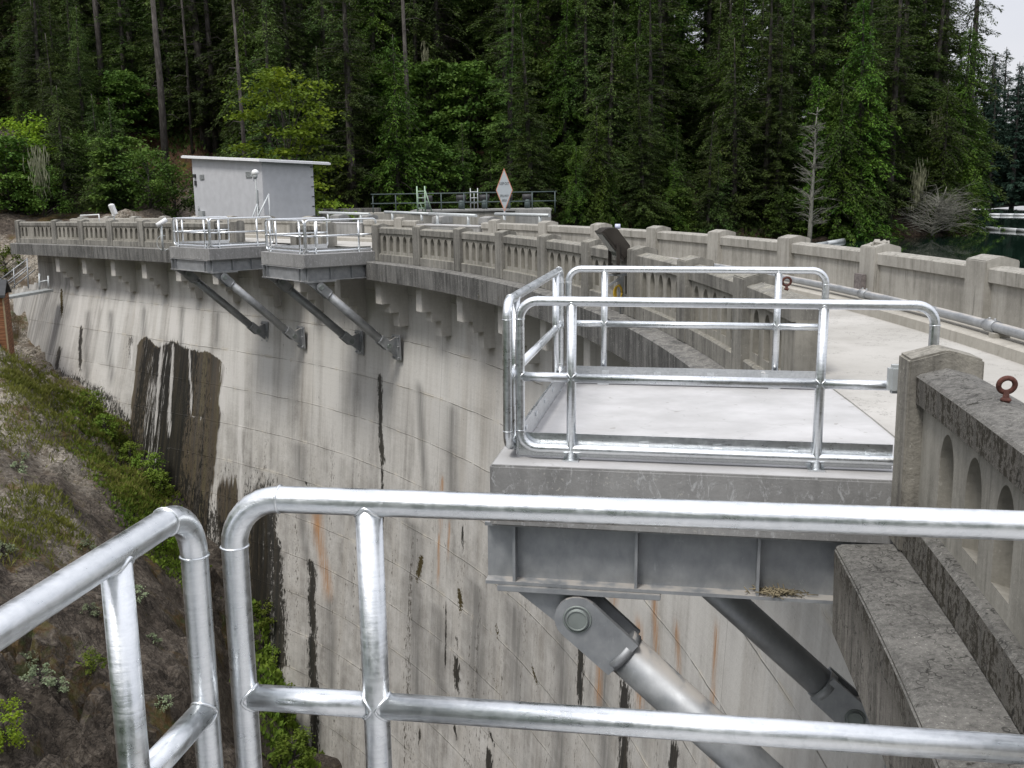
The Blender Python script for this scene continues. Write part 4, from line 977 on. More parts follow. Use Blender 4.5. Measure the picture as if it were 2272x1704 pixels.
# ------------------------------------------------------------------ white hut
h0 = Vector(P(588, 500, 49.3)); yaw = .80
hut = empty('hut', (h0.x, h0.y, -.3), yaw, 'white flat roofed hut standing on the far end of the dam', 'hut')
HL, HW = 6.55, 2.95
def zr(x, y): return 3.62 + .055 * y - .03 * x
mb = MB()
vs = [(0, 0, 0), (HW, 0, 0), (HW, HL, 0), (0, HL, 0)] + [(x, y, zr(x, y)) for x, y in ((0, 0), (HW, 0), (HW, HL), (0, HL))]
mb.add(vs, [(0, 3, 2, 1), (4, 5, 6, 7), (0, 1, 5, 4), (1, 2, 6, 5), (2, 3, 7, 6), (3, 0, 4, 7)]); mb.build('wall', M['hutwall'], hut, .01)
mb = MB(); e = .32
poly = [(-e, -e), (HW + .85, -e), (HW + .85, HL + .5), (-e, HL + .5)]
vs = [(x, y, zr(x, y) + .01) for x, y in poly] + [(x, y, zr(x, y) + .12) for x, y in poly]
mb.add(vs, [(0, 3, 2, 1), (4, 5, 6, 7), (0, 1, 5, 4), (1, 2, 6, 5), (2, 3, 7, 6), (3, 0, 4, 7)])
for k in range(28):
    y = -e + (HL + .5 + e) * (k + .5) / 28
    mb.box(-e, HW + .85, y - .02, y + .02, .121, .145, lambda x, yy, z: Vector((x, yy, zr(x, yy) + z)))
mb.build('roof', M['white'], hut)
for y, z, w, h in ((HL - .95, 3.02, .42, .26), (1.15, 3.05, .52, .30)):
    mb = MB(); mb.box(-.03, -.001, y - w / 2, y + w / 2, z - h / 2, z + h / 2)
    for k in range(5): mb.obox((-.035, y, z - h / 2 + h * (k + .5) / 5), (1, 0, .6), (0, 1, 0), (-.6, 0, 1), .02, w / 2 - .02, .006)
    mb.build('vent', M['boxgrey'], hut)
mb = MB(); mb.box(-.10, -.001, HL - .34, HL - .18, 3.0, 3.18); mb.box(-.06, -.001, HL - .36, HL - .2, 2.6, 2.85); mb.build('wall_light', M['dark'], hut)
mb = MB(); mb.box(-.14, -.001, .62, .78, 2.95, 3.2); mb.build('lamp_box', M['boxgrey'], hut)
mb = MB(); mb.box(-.16, -.001, HL - 1.0, HL - .55, .75, 1.3); mb.tube([(-.06, HL - .5, 1.25), (-.06, HL - .45, 1.55)], .03, 8); mb.build('meter_box', M['boxgrey'], hut, .02)
mb = MB(); mb.box(-.05, -.001, .42, .50, 1.7, 2.3); mb.box(-.06, -.001, .40, .52, 1.4, 1.5); mb.tube([(-.03, .46, .3), (-.03, .46, 1.7)], .018, 6); mb.build('conduit', M['boxgrey'], hut)
mb = MB()
for z in np.arange(.5, 3.4, .48): mb.box(HW - .16, HW - .02, -.03, -.001, z, z + .04)
mb.build('corner_strap', M['dark'], hut)

# small white pipe frame and cable post on the far balustrade
a = D(17.35, .2, .66); b = D(18.0, .2, .63); root = empty('white_frame', a, 0, 'small white pipe frame standing on the far balustrade left of the spotlight', 'frame'); L = local(root)
mb = MB(); mb.tube([L(a), L(a + Vector((0, 0, .36))), L(b + Vector((0, 0, .36))), L(b)], .03, 8); mb.build('pipe_loop', M['white'], root)

# ------------------------------------------------------------------ spillway structure behind
root = empty('spillway_block', (-3, 58, 0), 0, 'long weathered concrete spillway block behind the dam, below the teal railing', 'wall')
mb = MB(); mb.box(-5.2, 5.2, -1.5, 1.5, -4.5, .72); mb.build('wall', M['upstream'], root, .03)
mb = MB(); mb.box(3.3, 5.25, -1.9, -1.505, -4.5, .80)
mb.box(-2.4, 5.3, -1.6, 1.6, .722, .84); mb.build('cap', M['newgrey'], root, .02)
root = empty('spillway_wall', (-9, 60, 0), 0, 'low dark concrete wall left of the spillway block', 'wall'); mb = MB(); mb.box(-4.5, 1.5, -.6, .6, -4, .95); mb.build('wall', M['ledge'], root, .03)
rl = empty('teal_railing', (-2.4, 57, .7), 0, 'long dull teal two bar railing on the spillway block', 'railing')
for z in (1.02, .52): mb = MB(); mb.tube([(-5.2, 0, z), (5.0, .2, z + .02)], .030, 8); mb.build('rail', M['teal_paint'], rl)
for x in np.linspace(-5.1, 4.9, 9): mb = MB(); mb.tube([(x, .05, -.1), (x, .05, 1.02)], .032, 8); mb.build('post', M['teal_paint'], rl)
for i, x in enumerate((-2.2, -.3, 1.0, 2.3, 3.4)):
    hb = empty('gate_hoist', (-2.4 + x, 58.2, .84), 0, ('dark gate hoist under the teal railing, right of the ladder', 'dark gate hoist left of the pipe scaffold', 'dark gate hoist just left of the diamond sign', 'dark gate hoist just right of the diamond sign', 'dark gate hoist at the right end of the teal railing')[i], 'hoist', 'gate hoists on the spillway block')
    mb = MB(); mb.tube([(0, 0, 0), (0, 0, .5)], .16, 10); mb.build('pedestal', M['teal_paint'], hb)
    mb = MB(); mb.tube([(-.28, 0, .62), (.28, 0, .62)], .17, 10); mb.build('gearbox', M['dark'], hb)
ld = empty('step_ladder', (-4.75, 55.9, .70), .1, 'pale green trestle ladder in front of the teal railing', 'ladder')
mb = MB()
for x in (-.21, .21): mb.tube([(x, 0, 0), (x, .05, 1.42)], .035, 8)
mb.build('front_frame', M['green_paint'], ld)
mb = MB()
for z in (.25, .52, .8, 1.15): mb.tube([(-.21, .03, z), (.21, .03, z)], .025, 8)
mb.build('rung', M['green_paint'], ld)
mb = MB(); mb.tube([(.58, .2, 0), (.21, .05, 1.25)], .03, 8); mb.tube([(.12, .3, 0), (-.05, .05, .5)], .03, 8); mb.build('stay', M['green_paint'], ld)
sc = empty('pipe_scaffold', (-1.95, 57.4, .84), 0, 'thin pale pipe scaffold behind the teal railing', 'scaffold')
mb = MB()
for x in (-.2, .2):
    mb.tube([(x, 0, 0), (x, 0, 1.15)], .025, 6)
mb.tube([(0, 0, 0), (0, 0, .9)], .02, 6); mb.build('upright', M['whitegalv'], sc)
mb = MB()
for z in (.35, .62, .95): mb.tube([(-.2, 0, z), (.2, 0, z)], .022, 6)
mb.build('rung', M['whitegalv'], sc)
# diamond sign
sg = empty('warning_sign', (-.22, 46.0, .9), .04, 'tall white diamond sign with orange border reading keep out', 'sign')
Xs = lambda x, y, z: Vector((x, y, z))
sh, sw = .95, .375
mb = MB(); mb.prism([(0, -sh), (sw, 0), (0, sh), (-sw, 0)], 0, .02, lambda y, x, z: Vector((x, y, z + .93))); mb.build('border', M['sign_orange'], sg)
k = .91; mb = MB(); mb.prism([(0, -sh * k), (sw * k, 0), (0, sh * k), (-sw * k, 0)], -.006, -.001, lambda y, x, z: Vector((x, y, z + .93))); face = mb.build('face', M['sign_white'], sg)
for body, z, s in (('KEEP OUT', 1.20, .115), ('SPILLWAY', .67, .105), ('AREA', .47, .11)):
    me = text_mesh(body, s, M['sign_black'], 'lettering'); me.transform(Matrix.Translation((0, -.010, z)) @ Matrix.Rotation(math.pi / 2, 4, 'X') @ Matrix.Diagonal((.82, 1.5, 1, 1))); link(bpy.data.objects.new('lettering', me), face)
mb = MB(); mb.tube([(0, .05, -3.2), (0, .05, 1.4)], .05, 8); mb.build('post', M['zinc'], sg)

# ------------------------------------------------------------------ log booms
def boom(a, b, r, label, n):
    a, b = Vector(a), Vector(b); a.z = b.z = LAKE + r * .35; root = empty('log_boom', (a + b) / 2, 0, label, 'log boom', 'white log booms on the lake'); L = local(root)
    for k in range(n):
        p = a.lerp(b, (k + .02) / n); q = a.lerp(b, (k + .98) / n); mb = MB(); mb.tube([L(p), L(q)], r, 12); mb.build('float', M['whitegalv'], root)
def onz(u, v, z): r = ray(u, v); d = (z - ZC) / r.z; return (r.x * d, r.y * d, z)
boom(onz(1790, 551, LAKE), onz(1872, 536, LAKE), .17, 'short white floating boom end just above the lake side parapet', 2)
boom(onz(2160, 507, LAKE), onz(2420, 525, LAKE), .19, 'nearer long white floating boom at the right edge', 7)
boom(onz(2192, 478, LAKE), onz(2480, 481, LAKE), .2, 'farther thin white floating boom near the far shore', 9)

# ------------------------------------------------------------------ shed and stairs on the left bank
v = Vector(P(19, 790, 47.5)); shed = empty('shed', (v.x, v.y, v.z), .35, 'small brown timber shed cut by the left edge', 'shed')
mb = MB(); mb.box(-3.2, 0, 0, 2.6, -1.5, 2.75); mb.build('wall', M['wood'], shed)
mb = MB(); mb.prism([(-.15, 2.72), (1.3, 3.35), (2.75, 2.72), (2.75, 2.84), (1.3, 3.47), (-.15, 2.84)], -3.4, .12, lambda x, y, z: Vector((x, y, z))); mb.build('roof', plain('dark_shed_roof', (.045, .047, .05), .8), shed)
mb = MB(); mb.tube([(-.5, -.2, .9), (-.15, -.25, .25), (-1.2, -.3, -.15), (-2.4, -.3, -.3)], .09, 10); mb.build('drain_pipe', M['dark'], shed)
mb = MB(); mb.box(-.02, .05, -.03, .05, -1.5, 2.7); mb.build('corner_board', plain('tan_board', (.30, .24, .15), .8), shed)
s0 = Vector(P(100, 640, 52.)); s1 = Vector(P(-15, 660, 50.)); st = empty('stairway', s0, 0, 'grey walkway with thin pipe rails climbing to the dam at the left edge', 'stairs'); L = local(st)
mb = MB(); d = (s1 - s0); dn = d.normalized(); sd = Vector((-dn.y, dn.x, 0)).normalized()
mb.add([L(s0 + sd * .0), L(s1 + sd * .0), L(s1 + sd * .8), L(s0 + sd * .8), L(s0 + Vector((0, 0, -.12))), L(s1 + Vector((0, 0, -.12))), L(s1 + sd * .8 + Vector((0, 0, -.12))), L(s0 + sd * .8 + Vector((0, 0, -.12)))], [(0, 1, 2, 3), (7, 6, 5, 4), (0, 4, 5, 1), (1, 5, 6, 2), (2, 6, 7, 3), (3, 7, 4, 0)]); mb.build('deck', M['boxgrey'], st)
for q0, q1, dd in (((60, 575), (-10, 628), 51.5), ((62, 590), (-10, 645), 51.5), ((68, 592), (0, 645), 52.5), ((78, 598), (25, 640), 52.5)):
    mb = MB(); mb.tube([L(Vector(P(*q0, dd))), L(Vector(P(*q1, dd)))], .03, 6); mb.build('rail', M['zinc'], st)
for q, dd in ((60, 51.5), (30, 51.5)):
    mb = MB(); mb.tube([L(Vector(P(q, 572 + (60 - q) * .75, dd))), L(Vector(P(q + 3, 640, dd)))], .035, 6); mb.build('post', M['zinc'], st)
mb = MB()
for q in ((87, 607, 88, 642), (107, 612, 108, 640)): mb.tube([L(Vector(P(q[0], q[1], 50.6))), L(Vector(P(q[2], q[3], 50.6)))], .045, 6)
mb.tube([L(Vector(P(88, 626, 50.6))), L(Vector(P(107, 622, 50.6)))], .04, 6); mb.build('gate_frame', M['whitegalv'], st)

# ------------------------------------------------------------------ vegetation generators
def leaf_quads(base, direction, normal, length, width):
    """arrays of kite shaped sprays"""
    d = direction / np.linalg.norm(direction, axis=1, keepdims=True)
    s = np.cross(d, normal); s /= np.linalg.norm(s, axis=1, keepdims=True) + 1e-9
    l = length[:, None]; w = width[:, None]
    drop = np.zeros_like(base); drop[:, 2] = -length * .10
    return np.stack([base, base + d * l * .5 + s * w * .5, base + d * l + drop, base + d * l * .45 - s * w * .5], 1)
def quads_mesh(name, Q, mat):
    n = len(Q); me = bpy.data.meshes.new(name); me.vertices.add(n * 4); me.vertices.foreach_set('co', Q.reshape(-1).astype(np.float32))
    me.loops.add(n * 4); me.loops.foreach_set('vertex_index', np.arange(n * 4, dtype=np.int32)); me.polygons.add(n); me.polygons.foreach_set('loop_start', np.arange(0, n * 4, 4, dtype=np.int32))
    me.polygons.foreach_set('use_smooth', np.zeros(n, bool)); me.materials.append(mat); me.update(calc_edges=True); return me
def conifer(seed, h, rmax, bare, mat, droop=.35, spray=.55, whorl=.42, nb=7, gaps=.12, taper=.8, bark='bark', dead=True):
    g = np.random.default_rng(seed); tb = MB()
    bend = g.normal(0, .012 * h, 2)
    path = [(bend[0] * (k / 8) ** 2, bend[1] * (k / 8) ** 2, h * k / 8) for k in range(9)]
    r0 = .014 * h + .06
    tb.tube(path, [r0 * (1 - .93 * k / 8) + .015 for k in range(9)], 9)
    base, dirs, nrm, ln, wd = [], [], [], [], []
    z = bare * h; ph = g.uniform(0, 6.28, 4); am_ = g.uniform(.12, .34, 3)
    if dead:
        for _ in range(int(14 * max(bare, .08) / .3)):
            zz = g.uniform(.08, max(bare, .12) + .1) * h; a = g.uniform(0, 6.28); L = g.uniform(.6, 2.2) * rmax / 3
            p = Vector((0, 0, zz)); q = p + Vector((math.cos(a) * L, math.sin(a) * L, g.uniform(-.5, .1) * L)); tb.tube([p, p.lerp(q, .5) + Vector((0, 0, .08)), q], [.03, .02, .008], 4, caps=False)
    while z < h * .985:
        f = (z - bare * h) / (h * (1 - bare)); R = rmax * (1 - f) ** taper * (.65 + .35 * min(1, f * 6 + .3))
        for b in range(nb):
            if g.random() < gaps: continue
            a = g.uniform(0, 6.283); L = R * g.uniform(.45, 1.15) * (1 + am_[0] * math.sin(a + ph[0] + z * .5) + am_[1] * math.sin(2 * a + ph[1] - z * .9) + am_[2] * math.sin(z * 1.7 + ph[2])); zz = z + g.uniform(-.5, .5) * whorl
            d = np.array([math.cos(a), math.sin(a), 0.]); dr = droop * g.uniform(.5, 1.4)
            n = max(2, int(L / .23)); s = np.linspace(.12, 1, n) ** .9
            cx, cy = bend * (zz / h) ** 2
            pts = np.stack([cx + d[0] * L * s, cy + d[1] * L * s, zz + L * (.18 * s - dr * s ** 1.8)], -1)
            if L > .9: tb.tube([Vector(pts[0] * 0 + np.array([cx, cy, zz])), Vector(pts[n // 2]), Vector(pts[-1])], [.028 * min(1.4, L / 2.), .018, .006], 3, caps=False)
            for i in range(n):
                m = 10 if s[i] > .3 else 5
                for j in range(m):
                    sa = g.normal(0, .85); dd = np.array([math.cos(a + sa), math.sin(a + sa), g.normal(-.18 - dr * .4 * s[i], .28)])
                    base.append(pts[i] + g.normal(0, .13, 3) * np.array([1, 1, .6])); dirs.append(dd); nrm.append([g.normal(0, .45), g.normal(0, .45), 1.])
                    q = spray * .56 * g.uniform(.5, 1.4) * (1 - .35 * f); ln.append(q); wd.append(q * g.uniform(.24, .42))
        z += whorl * g.uniform(.75, 1.25) * (1 - .25 * f)
    Q = leaf_quads(np.array(base), np.array(dirs), np.array(nrm), np.array(ln), np.array(wd))
    return tb.mesh('trunk', M[bark]), quads_mesh('crown', Q, mat)
def broadleaf(seed, h, R, mat, clumps=26, leaves=120, size=.20, layers=True, bark='bark', base_frac=.15):
    g = np.random.default_rng(seed); tb = MB(); base, dirs, nrm, ln, wd = [], [], [], [], []
    top = Vector((g.normal(0, .1 * R), g.normal(0, .1 * R), h * .85)); tb.tube([(0, 0, 0), (g.normal(0, .08), g.normal(0, .08), h * .4), top], [.035 * h ** .5 + .03, .05, .015], 7)
    for c in range(clumps):
        f = (c + g.random()) / clumps; zz = h * (base_frac + (1 - base_frac) * f); a = c * 2.4 + g.normal(0, .4)
        rr = R * math.sqrt(max(.04, 1 - (2 * f - .75) ** 2 * .55)) * g.uniform(.35, 1.0)
        C = np.array([rr * math.cos(a), rr * math.sin(a), zz]); q = Vector((0, 0, max(.1, zz * .75 - .3 * rr)))
        tb.tube([q, q.lerp(Vector(C), .6) + Vector((0, 0, .1 * rr)), Vector(C)], [.03, .02, .008], 4, caps=False)
        ex = g.uniform(.45, .9) * R * .55; ey = ex * g.uniform(.6, 1.); ez = ex * (.22 if layers else .6); yaw = g.uniform(0, 3.1)
        m = int(leaves * g.uniform(.6, 1.3)); P3_ = g.normal(0, .5, (m, 3)) * np.array([ex, ey, ez])
        cs, sn = math.cos(yaw), math.sin(yaw); X = P3_[:, 0] * cs - P3_[:, 1] * sn; Y = P3_[:, 0] * sn + P3_[:, 1] * cs
        pts = C + np.stack([X, Y, P3_[:, 2] - .10 * (X ** 2 + Y ** 2) / max(ex, .1)], -1)
        base.append(pts); dd = g.normal(0, 1, (m, 3)); dd[:, 2] = dd[:, 2] * .35 - .25; dirs.append(dd); nn = g.normal(0, .45, (m, 3)); nn[:, 2] += 1; nrm.append(nn)
        s = size * g.uniform(.6, 1.3, m); ln.append(s); wd.append(s * .75)
    Q = leaf_quads(np.concatenate(base), np.concatenate(dirs), np.concatenate(nrm), np.concatenate(ln), np.concatenate(wd))
    return tb.mesh('trunk', M[bark]), quads_mesh('crown', Q, mat)
def snag(seed, h, spread, nb=26, fine=5, lean=0., mat='palebark', f0=.12, f1=.98):
    g = np.random.default_rng(seed); tb = MB()
    path = [Vector((lean * h * (k / 7) ** 1.4 + g.normal(0, .03), g.normal(0, .03), h * k / 7)) for k in range(8)]
    tb.tube(path, [(.012 * h + .05) * (1 - .9 * k / 7) + .012 for k in range(8)], 7)
    for b in range(nb):
        f = g.uniform(f0, f1); p = path[int(f * 7)].lerp(path[min(7, int(f * 7) + 1)], f * 7 % 1); a = g.uniform(0, 6.28); L = spread * g.uniform(.4, 1.) * (1 - .55 * f)
        e = p + Vector((math.cos(a) * L, math.sin(a) * L, L * g.uniform(.0, .9))); mid = p.lerp(e, .5) + Vector((0, 0, .12 * L)); tb.tube([p, mid, e], [.03, .018, .006], 4, caps=False)
        for k in range(fine):
            q = p.lerp(e, g.uniform(.3, 1.)); a2 = a + g.normal(0, .9); l2 = L * g.uniform(.2, .5); tb.tube([q, q + Vector((math.cos(a2) * l2, math.sin(a2) * l2, l2 * g.uniform(-.3, .8)))], [.011, .004], 3, caps=False)
    return tb.mesh('trunk', M[mat])

KIND = {
 'ald0': broadleaf(51, 9., 3.3, M['alder'], 46, 200, .30, True, base_frac=.06), 'ald1': broadleaf(52, 13., 3.6, M['alder'], 60, 200, .32, True, base_frac=.10), 'ald2': broadleaf(53, 5.5, 2.6, M['alder'], 30, 170, .26, True, base_frac=.04),
 'fir0': conifer(1, 27, 3.9, .14, M['fir']), 'fir1': conifer(2, 31, 4.4, .26, M['fir'], .45, .6), 'fir2': conifer(3, 22, 3.3, .08, M['fir'], .3, .5), 'fir3': conifer(4, 29, 3.6, .33, M['fir'], .5, .6, gaps=.25),
 'hem0': conifer(5, 15, 3.0, .05, M['hemlock'], .55, .48, .36, 7, .15, .75), 'hem1': conifer(6, 19, 3.3, .10, M['hemlock'], .6, .5, .38, 7, .2, .7), 'hem2': conifer(9, 9, 2.3, .03, M['hemlock'], .4, .42, .30, 7, .1, .8),
 'ced0': conifer(7, 12, 2.9, .01, M['cedar'], .75, .5, .30, 8, .08, .65), 'ced1': conifer(8, 17, 3.2, .02, M['cedar'], .7, .52, .34, 8, .1, .7),
 'far0': conifer(11, 24, 3.6, .05, M['firhaze'], .3, 1.0, .8, 6), 'edge': conifer(12, 27, 3.9, .10, M['fir'], .55, .62, .55, 5, .30, .55),
}
def tree(kind, x, y, scale, label, group, name='conifer', rz=None, z=None, cat='tree', lean=0.):
    zz = (gz(x, y) if z is None else z) - .15
    root = empty(name, (x, y, zz), random.uniform(0, 6.28) if rz is None else rz, label, cat, group); root.scale = (scale, scale, scale * random.uniform(.94, 1.06)); root.rotation_euler.x = lean
    tm, cm = kind
    link(bpy.data.objects.new('trunk', tm), root)
    if cm: link(bpy.data.objects.new('crown', cm), root)
    return root
def zone(u):
    if u < 420: return 'above the rocky bank on the left'
    if u < 820: return 'on the slope behind the white hut'
    if u < 1300: return 'behind the diamond sign and teal railing'
    if u < 1720: return 'on the lake shore behind the brown floodlight'
    return 'on the wooded point at the right'
KN = {'ald': ('soft mid green broadleaf tree', 'broadleaf trees'), 'fir': ('tall dark fir', 'tall firs'), 'hem': ('drooping olive green hemlock', 'hemlocks'), 'ced': ('bushy bright green cedar', 'cedars'), 'edg': ('ragged tall fir', 'ragged firs')}
def put(kn, u, d, sc):
    r = ray(u, 430); x, y = r.x * d / r.y, d
    z = gz(x, y)
    if z < LAKE + .05: return
    k = KN[kn[:3]]; tree(KIND[kn], x, y, sc, f'{k[0]} {zone(u)}', f'{k[1]} {zone(u)}', 'broadleaf_tree' if kn[:3] == 'ald' else 'conifer')
def basep(u): return float(np.interp(u, [-100, 300, 420, 600, 800, 1150, 1500, 1700, 1900, 2060, 2140], [79, 80, 76, 70, 73, 76, 76, 75, 75, 78, 88]))
rr = random.Random(5)
for row, (step, kinds, dd, s0, s1) in enumerate([
        (62, ['hem2', 'ald2', 'ced0', 'hem2', 'hem0', 'fir2'], 0, .6, 1.), (74, ['hem0', 'ald0', 'ced1', 'fir2', 'hem1', 'hem0'], 4.5, .8, 1.1), (86, ['fir0', 'hem1', 'fir2', 'fir0', 'hem1', 'ced1'], 9.5, .9, 1.15),
        (92, ['fir1', 'fir0', 'fir3', 'fir2', 'hem1'], 15, .9, 1.15), (96, ['fir0', 'fir1', 'fir2', 'fir3'], 21, .95, 1.2), (104, ['fir1', 'fir0', 'fir3'], 28, 1., 1.2), (115, ['fir1', 'fir0'], 36, 1., 1.2)]):
    u = -90 + row * 23
    while u < 2165:
        uu = u + rr.uniform(-.35, .35) * step; d = basep(uu) + dd + rr.uniform(-1.5, 1.5)
        kn = rr.choice(kinds); sc = rr.uniform(s0, s1)
        skip = (row == 0 and uu < 520 and rr.random() < .45) or (uu > 2085 and row > 1) or uu > 2135
        if uu > 2060: sc *= .92
        if not skip: put(kn, uu, d, sc)
        u += step * rr.uniform(.75, 1.25)
for k in range(30):                                             # young growth over the rocks at the left
    uu = rr.uniform(-80, 430); d = rr.uniform(63, 80)
    if 300 < uu < 400 and d < 76: continue
    put(rr.choice(['hem2', 'hem0', 'hem2', 'ald2', 'fir2', 'hem0']), uu, d, rr.uniform(.45, .9))
for k in range(40):
    uu = rr.uniform(1150, 1800); put(rr.choice(['hem2', 'ald2', 'hem2', 'ced0', 'fir2']), uu, float(np.interp(uu, [1150, 1500, 1800], [71.5, 71.5, 72.6])) + rr.uniform(-.6, 1.2), rr.uniform(.4, .75))
# named trees of the shore and slope
put('ced1', 1905, 74.5, 1.0); put('ced0', 1860, 73.5, .95); put('ced0', 1965, 74.5, .9); put('ced1', 2020, 76.5, 1.); put('ced0', 2090, 78.5, .95); put('ced1', 2125, 82, .95); put('ced0', 2148, 86, .8)
put('edge', 2138, 90, .98); put('edge', 2080, 86, .95); put('fir0', 2030, 84, .9)
def bare_trunk(u, v, d, h, r, label):
    p = P(u, v, d); tb = MB(); tb.tube([(0, 0, -1), (.05, 0, h * .4), (-.12, .05, h)], [r, r * .85, r * .45], 10)
    g = random.Random(int(u))
    for k in range(10):
        zz = h * g.uniform(.25, .95); a = g.uniform(0, 6.28); l = g.uniform(.5, 1.6); tb.tube([(0, 0, zz), (math.cos(a) * l * .6, math.sin(a) * l * .6, zz + .1), (math.cos(a) * l, math.sin(a) * l, zz - .2)], [.03, .02, .007], 4, caps=False)
    root = empty('bare_trunk', (p[0], p[1], gz(p[0], p[1])), 0, label, 'tree trunk'); tb.build('trunk', M['bark'], root)
bare_trunk(362, 292, 70, 15, .27, 'thickest bare grey tree trunk on the slope above the white hut\'s left end')
bare_trunk(420, 240, 74, 16, .11, 'thin bare grey stem between two thicker trunks above the hut')
bare_trunk(472, 235, 76, 16, .24, 'bare grey tree trunk on the slope straight above the hut roof')
bare_trunk(540, 330, 63, 14, .15, 'mossy grey trunk just behind the hut roof')
bare_trunk(226, 190, 78, 14, .26, 'bare trunk high on the slope above the left rocks')
bare_trunk(908, 400, 74, 16, .20, 'grey trunk rising behind the left end of the teal railing')
mp = broadleaf(21, 5.6, 2.1, M['maple'], 24, 130, .20, False)
p = P(52, 300, 63); tree(mp, p[0], p[1], .95, 'bright green leafy maple on the rocks at the left edge', None, 'maple')
mp2 = broadleaf(22, 12.6, 3.4, M['maple'], 52, 190, .24, True, base_frac=.12)
p = P(648, 440, 60.5); tree(mp2, p[0], p[1], 1.0, 'large yellow green maple with layered branches behind the hut\'s right end', None, 'maple', rz=.4)
mp3 = broadleaf(23, 6.2, 2.3, M['maple'], 24, 140, .22, True, base_frac=.3)
p = P(712, 440, 58.); tree(mp3, p[0], p[1], .95, 'low yellow leaved maple bough beside the hut\'s right wall', None, 'maple', rz=1.9)
sh1 = broadleaf(24, 3.6, 1.8, M['alder'], 20, 130, .17, False)
for u, v, d, s, lab in ((160, 270, 66, 1., 'dull green shrub right of the bright left maple'), (265, 300, 65, 1.2, 'green shrub left of the thick bare trunk'), (330, 400, 60, 1.0, 'bushy shrub just left of the hut wall'), (385, 420, 61, .9, 'leafy shrub touching the hut\'s left corner'), (90, 390, 61, .8, 'shrub on the brown rocks at the left')):
    p = P(u, v, d); tree(sh1, p[0], p[1], s, lab, None, 'shrub', cat='shrub')
p = P(1796, 510, 71.); tree((snag(31, 10.2, 1.9, 80, 9, .02), None), p[0], p[1], 1., 'pale bare dead tree on the shore left of the cedars', None, 'dead_tree', rz=0., cat='dead tree')
p = P(2068, 505, 74.); root = tree((snag(32, 3.4, 3.4, 90, 11, .3, f0=.02, f1=.7), None), p[0], p[1], 1.05, 'pale tangle of bare lichen covered boughs hanging over the water', None, 'dead_tree', rz=.3, z=LAKE + .3, cat='dead tree')
def lichen(u, v, d, h, w, label):
    p = P(u, v, d); g = RNG; n = 220; base = np.stack([g.normal(0, w * .26, n), g.normal(0, w * .2, n), np.clip(g.normal(h * .55, h * .24, n), .1, h)], -1); dirs = np.stack([g.normal(0, .12, n), g.normal(0, .12, n), -np.ones(n)], -1); nr = g.normal(0, 1, (n, 3)); nr[:, 2] *= .1
    o = link(bpy.data.objects.new('hanging_lichen', quads_mesh('hanging_lichen', leaf_quads(base, dirs, nr, g.uniform(.3, .9, n), g.uniform(.04, .10, n)), M['lichen']))); o.location = (p[0], p[1], p[2] - h * .5); tag(o, label, 'lichen', kind='thing')
lichen(2040, 400, 74, 3.4, 1.1, 'grey green lichen curtain beside the pale boughs over the water')
lichen(85, 370, 60, 2.6, 1.0, 'pale lichen curtain hanging on the rocks below the left maple')
lichen(2085, 290, 78, 3.5, 1.3, 'grey lichen mass among the firs above the pale boughs')
lichen(945, 150, 76, 4.0, .5, 'thin pale lichen strands high in the firs above the sign')
# far shore trees
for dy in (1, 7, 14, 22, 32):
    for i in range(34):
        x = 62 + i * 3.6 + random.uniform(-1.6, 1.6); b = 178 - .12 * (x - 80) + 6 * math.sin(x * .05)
        tree(KIND['far0'], x, b + dy, random.uniform(.85, 1.2), 'dark haze tinted fir on the far lake shore at the right edge', 'firs on the far shore', z=-2.0 + dy * .10)

# shrubs and herbs on the left bank
sb = broadleaf(41, 1.5, .95, M['shrub'], 14, 90, .15, False, base_frac=.05); sb2 = broadleaf(42, .8, .6, M['sage'], 10, 60, .11, False, base_frac=.02); sb3 = broadleaf(43, 2.4, 1.2, M['maple'], 16, 90, .17, False, base_frac=.05)
BUSH = [(sb3, 362, 1215, .62, 'bright green bush behind the nearest rail corner'), (sb, 400, 1185, .7, 'leafy bush at the wall foot behind the nearest rail corner'), (sb, 205, 905, .85, 'low green bush at the upper end of the grassy strip'), (sb, 235, 960, .9, 'green bush halfway down the grassy strip'), (sb, 330, 1050, 1.0, 'dark green bush at the wall foot below the black stain'),
 (sb, 290, 1010, .9, 'green bush on the grassy strip left of the black stain'), (sb, 355, 1085, .9, 'lowest green bush on the grassy strip'), (sb3, 12, 600, 1.0, 'bright green bush behind the walkway rails'), (sb, 590, 1400, .9, 'mossy green bush hugging the wall foot between the near posts'), (sb, 612, 1470, .85, 'second green bush down the wall foot between the near posts'), (sb3, 635, 1610, .8, 'green bush at the wall foot, below the near middle rail'), (sb, 655, 1680, 1., 'lowest green bush at the wall foot, bottom of the view'),
 (sb3, 12, 1640, .6, 'bright green bush in the bottom left corner'), (sb2, 40, 1030, .7, 'grey green tuft on the upper rock'), (sb2, 8, 1225, .8, 'grey green tuft at the left edge over the near rail'), (sb2, 55, 1005, .5, 'small grey green tuft above another tuft on the rock'), (sb2, 300, 1320, .8, 'grey green tuft on the dark rock right of the leftmost near post'), (sb2, 200, 1365, .6, 'small green tuft just left of the near left post\'s top'), (sb2, 340, 1415, .6, 'small yellow green tuft in the middle of the near rail opening'),
 (sb2, 90, 1510, .8, 'pale tuft on the dark rock left of the near left post'), (sb, 205, 1490, .55, 'green plant peeping behind the near left post'), (sb2, 62, 1455, .6, 'small pale tuft on the rock in the lower left'), (sb2, 365, 1555, .6, 'small tuft low on the rock in the near rail opening'), (sb2, 190, 1200, .6, 'grey tuft on the gravel slope above the near rail'), (sb2, 130, 1530, .6, 'pale trailing tuft on the lower left rock')]
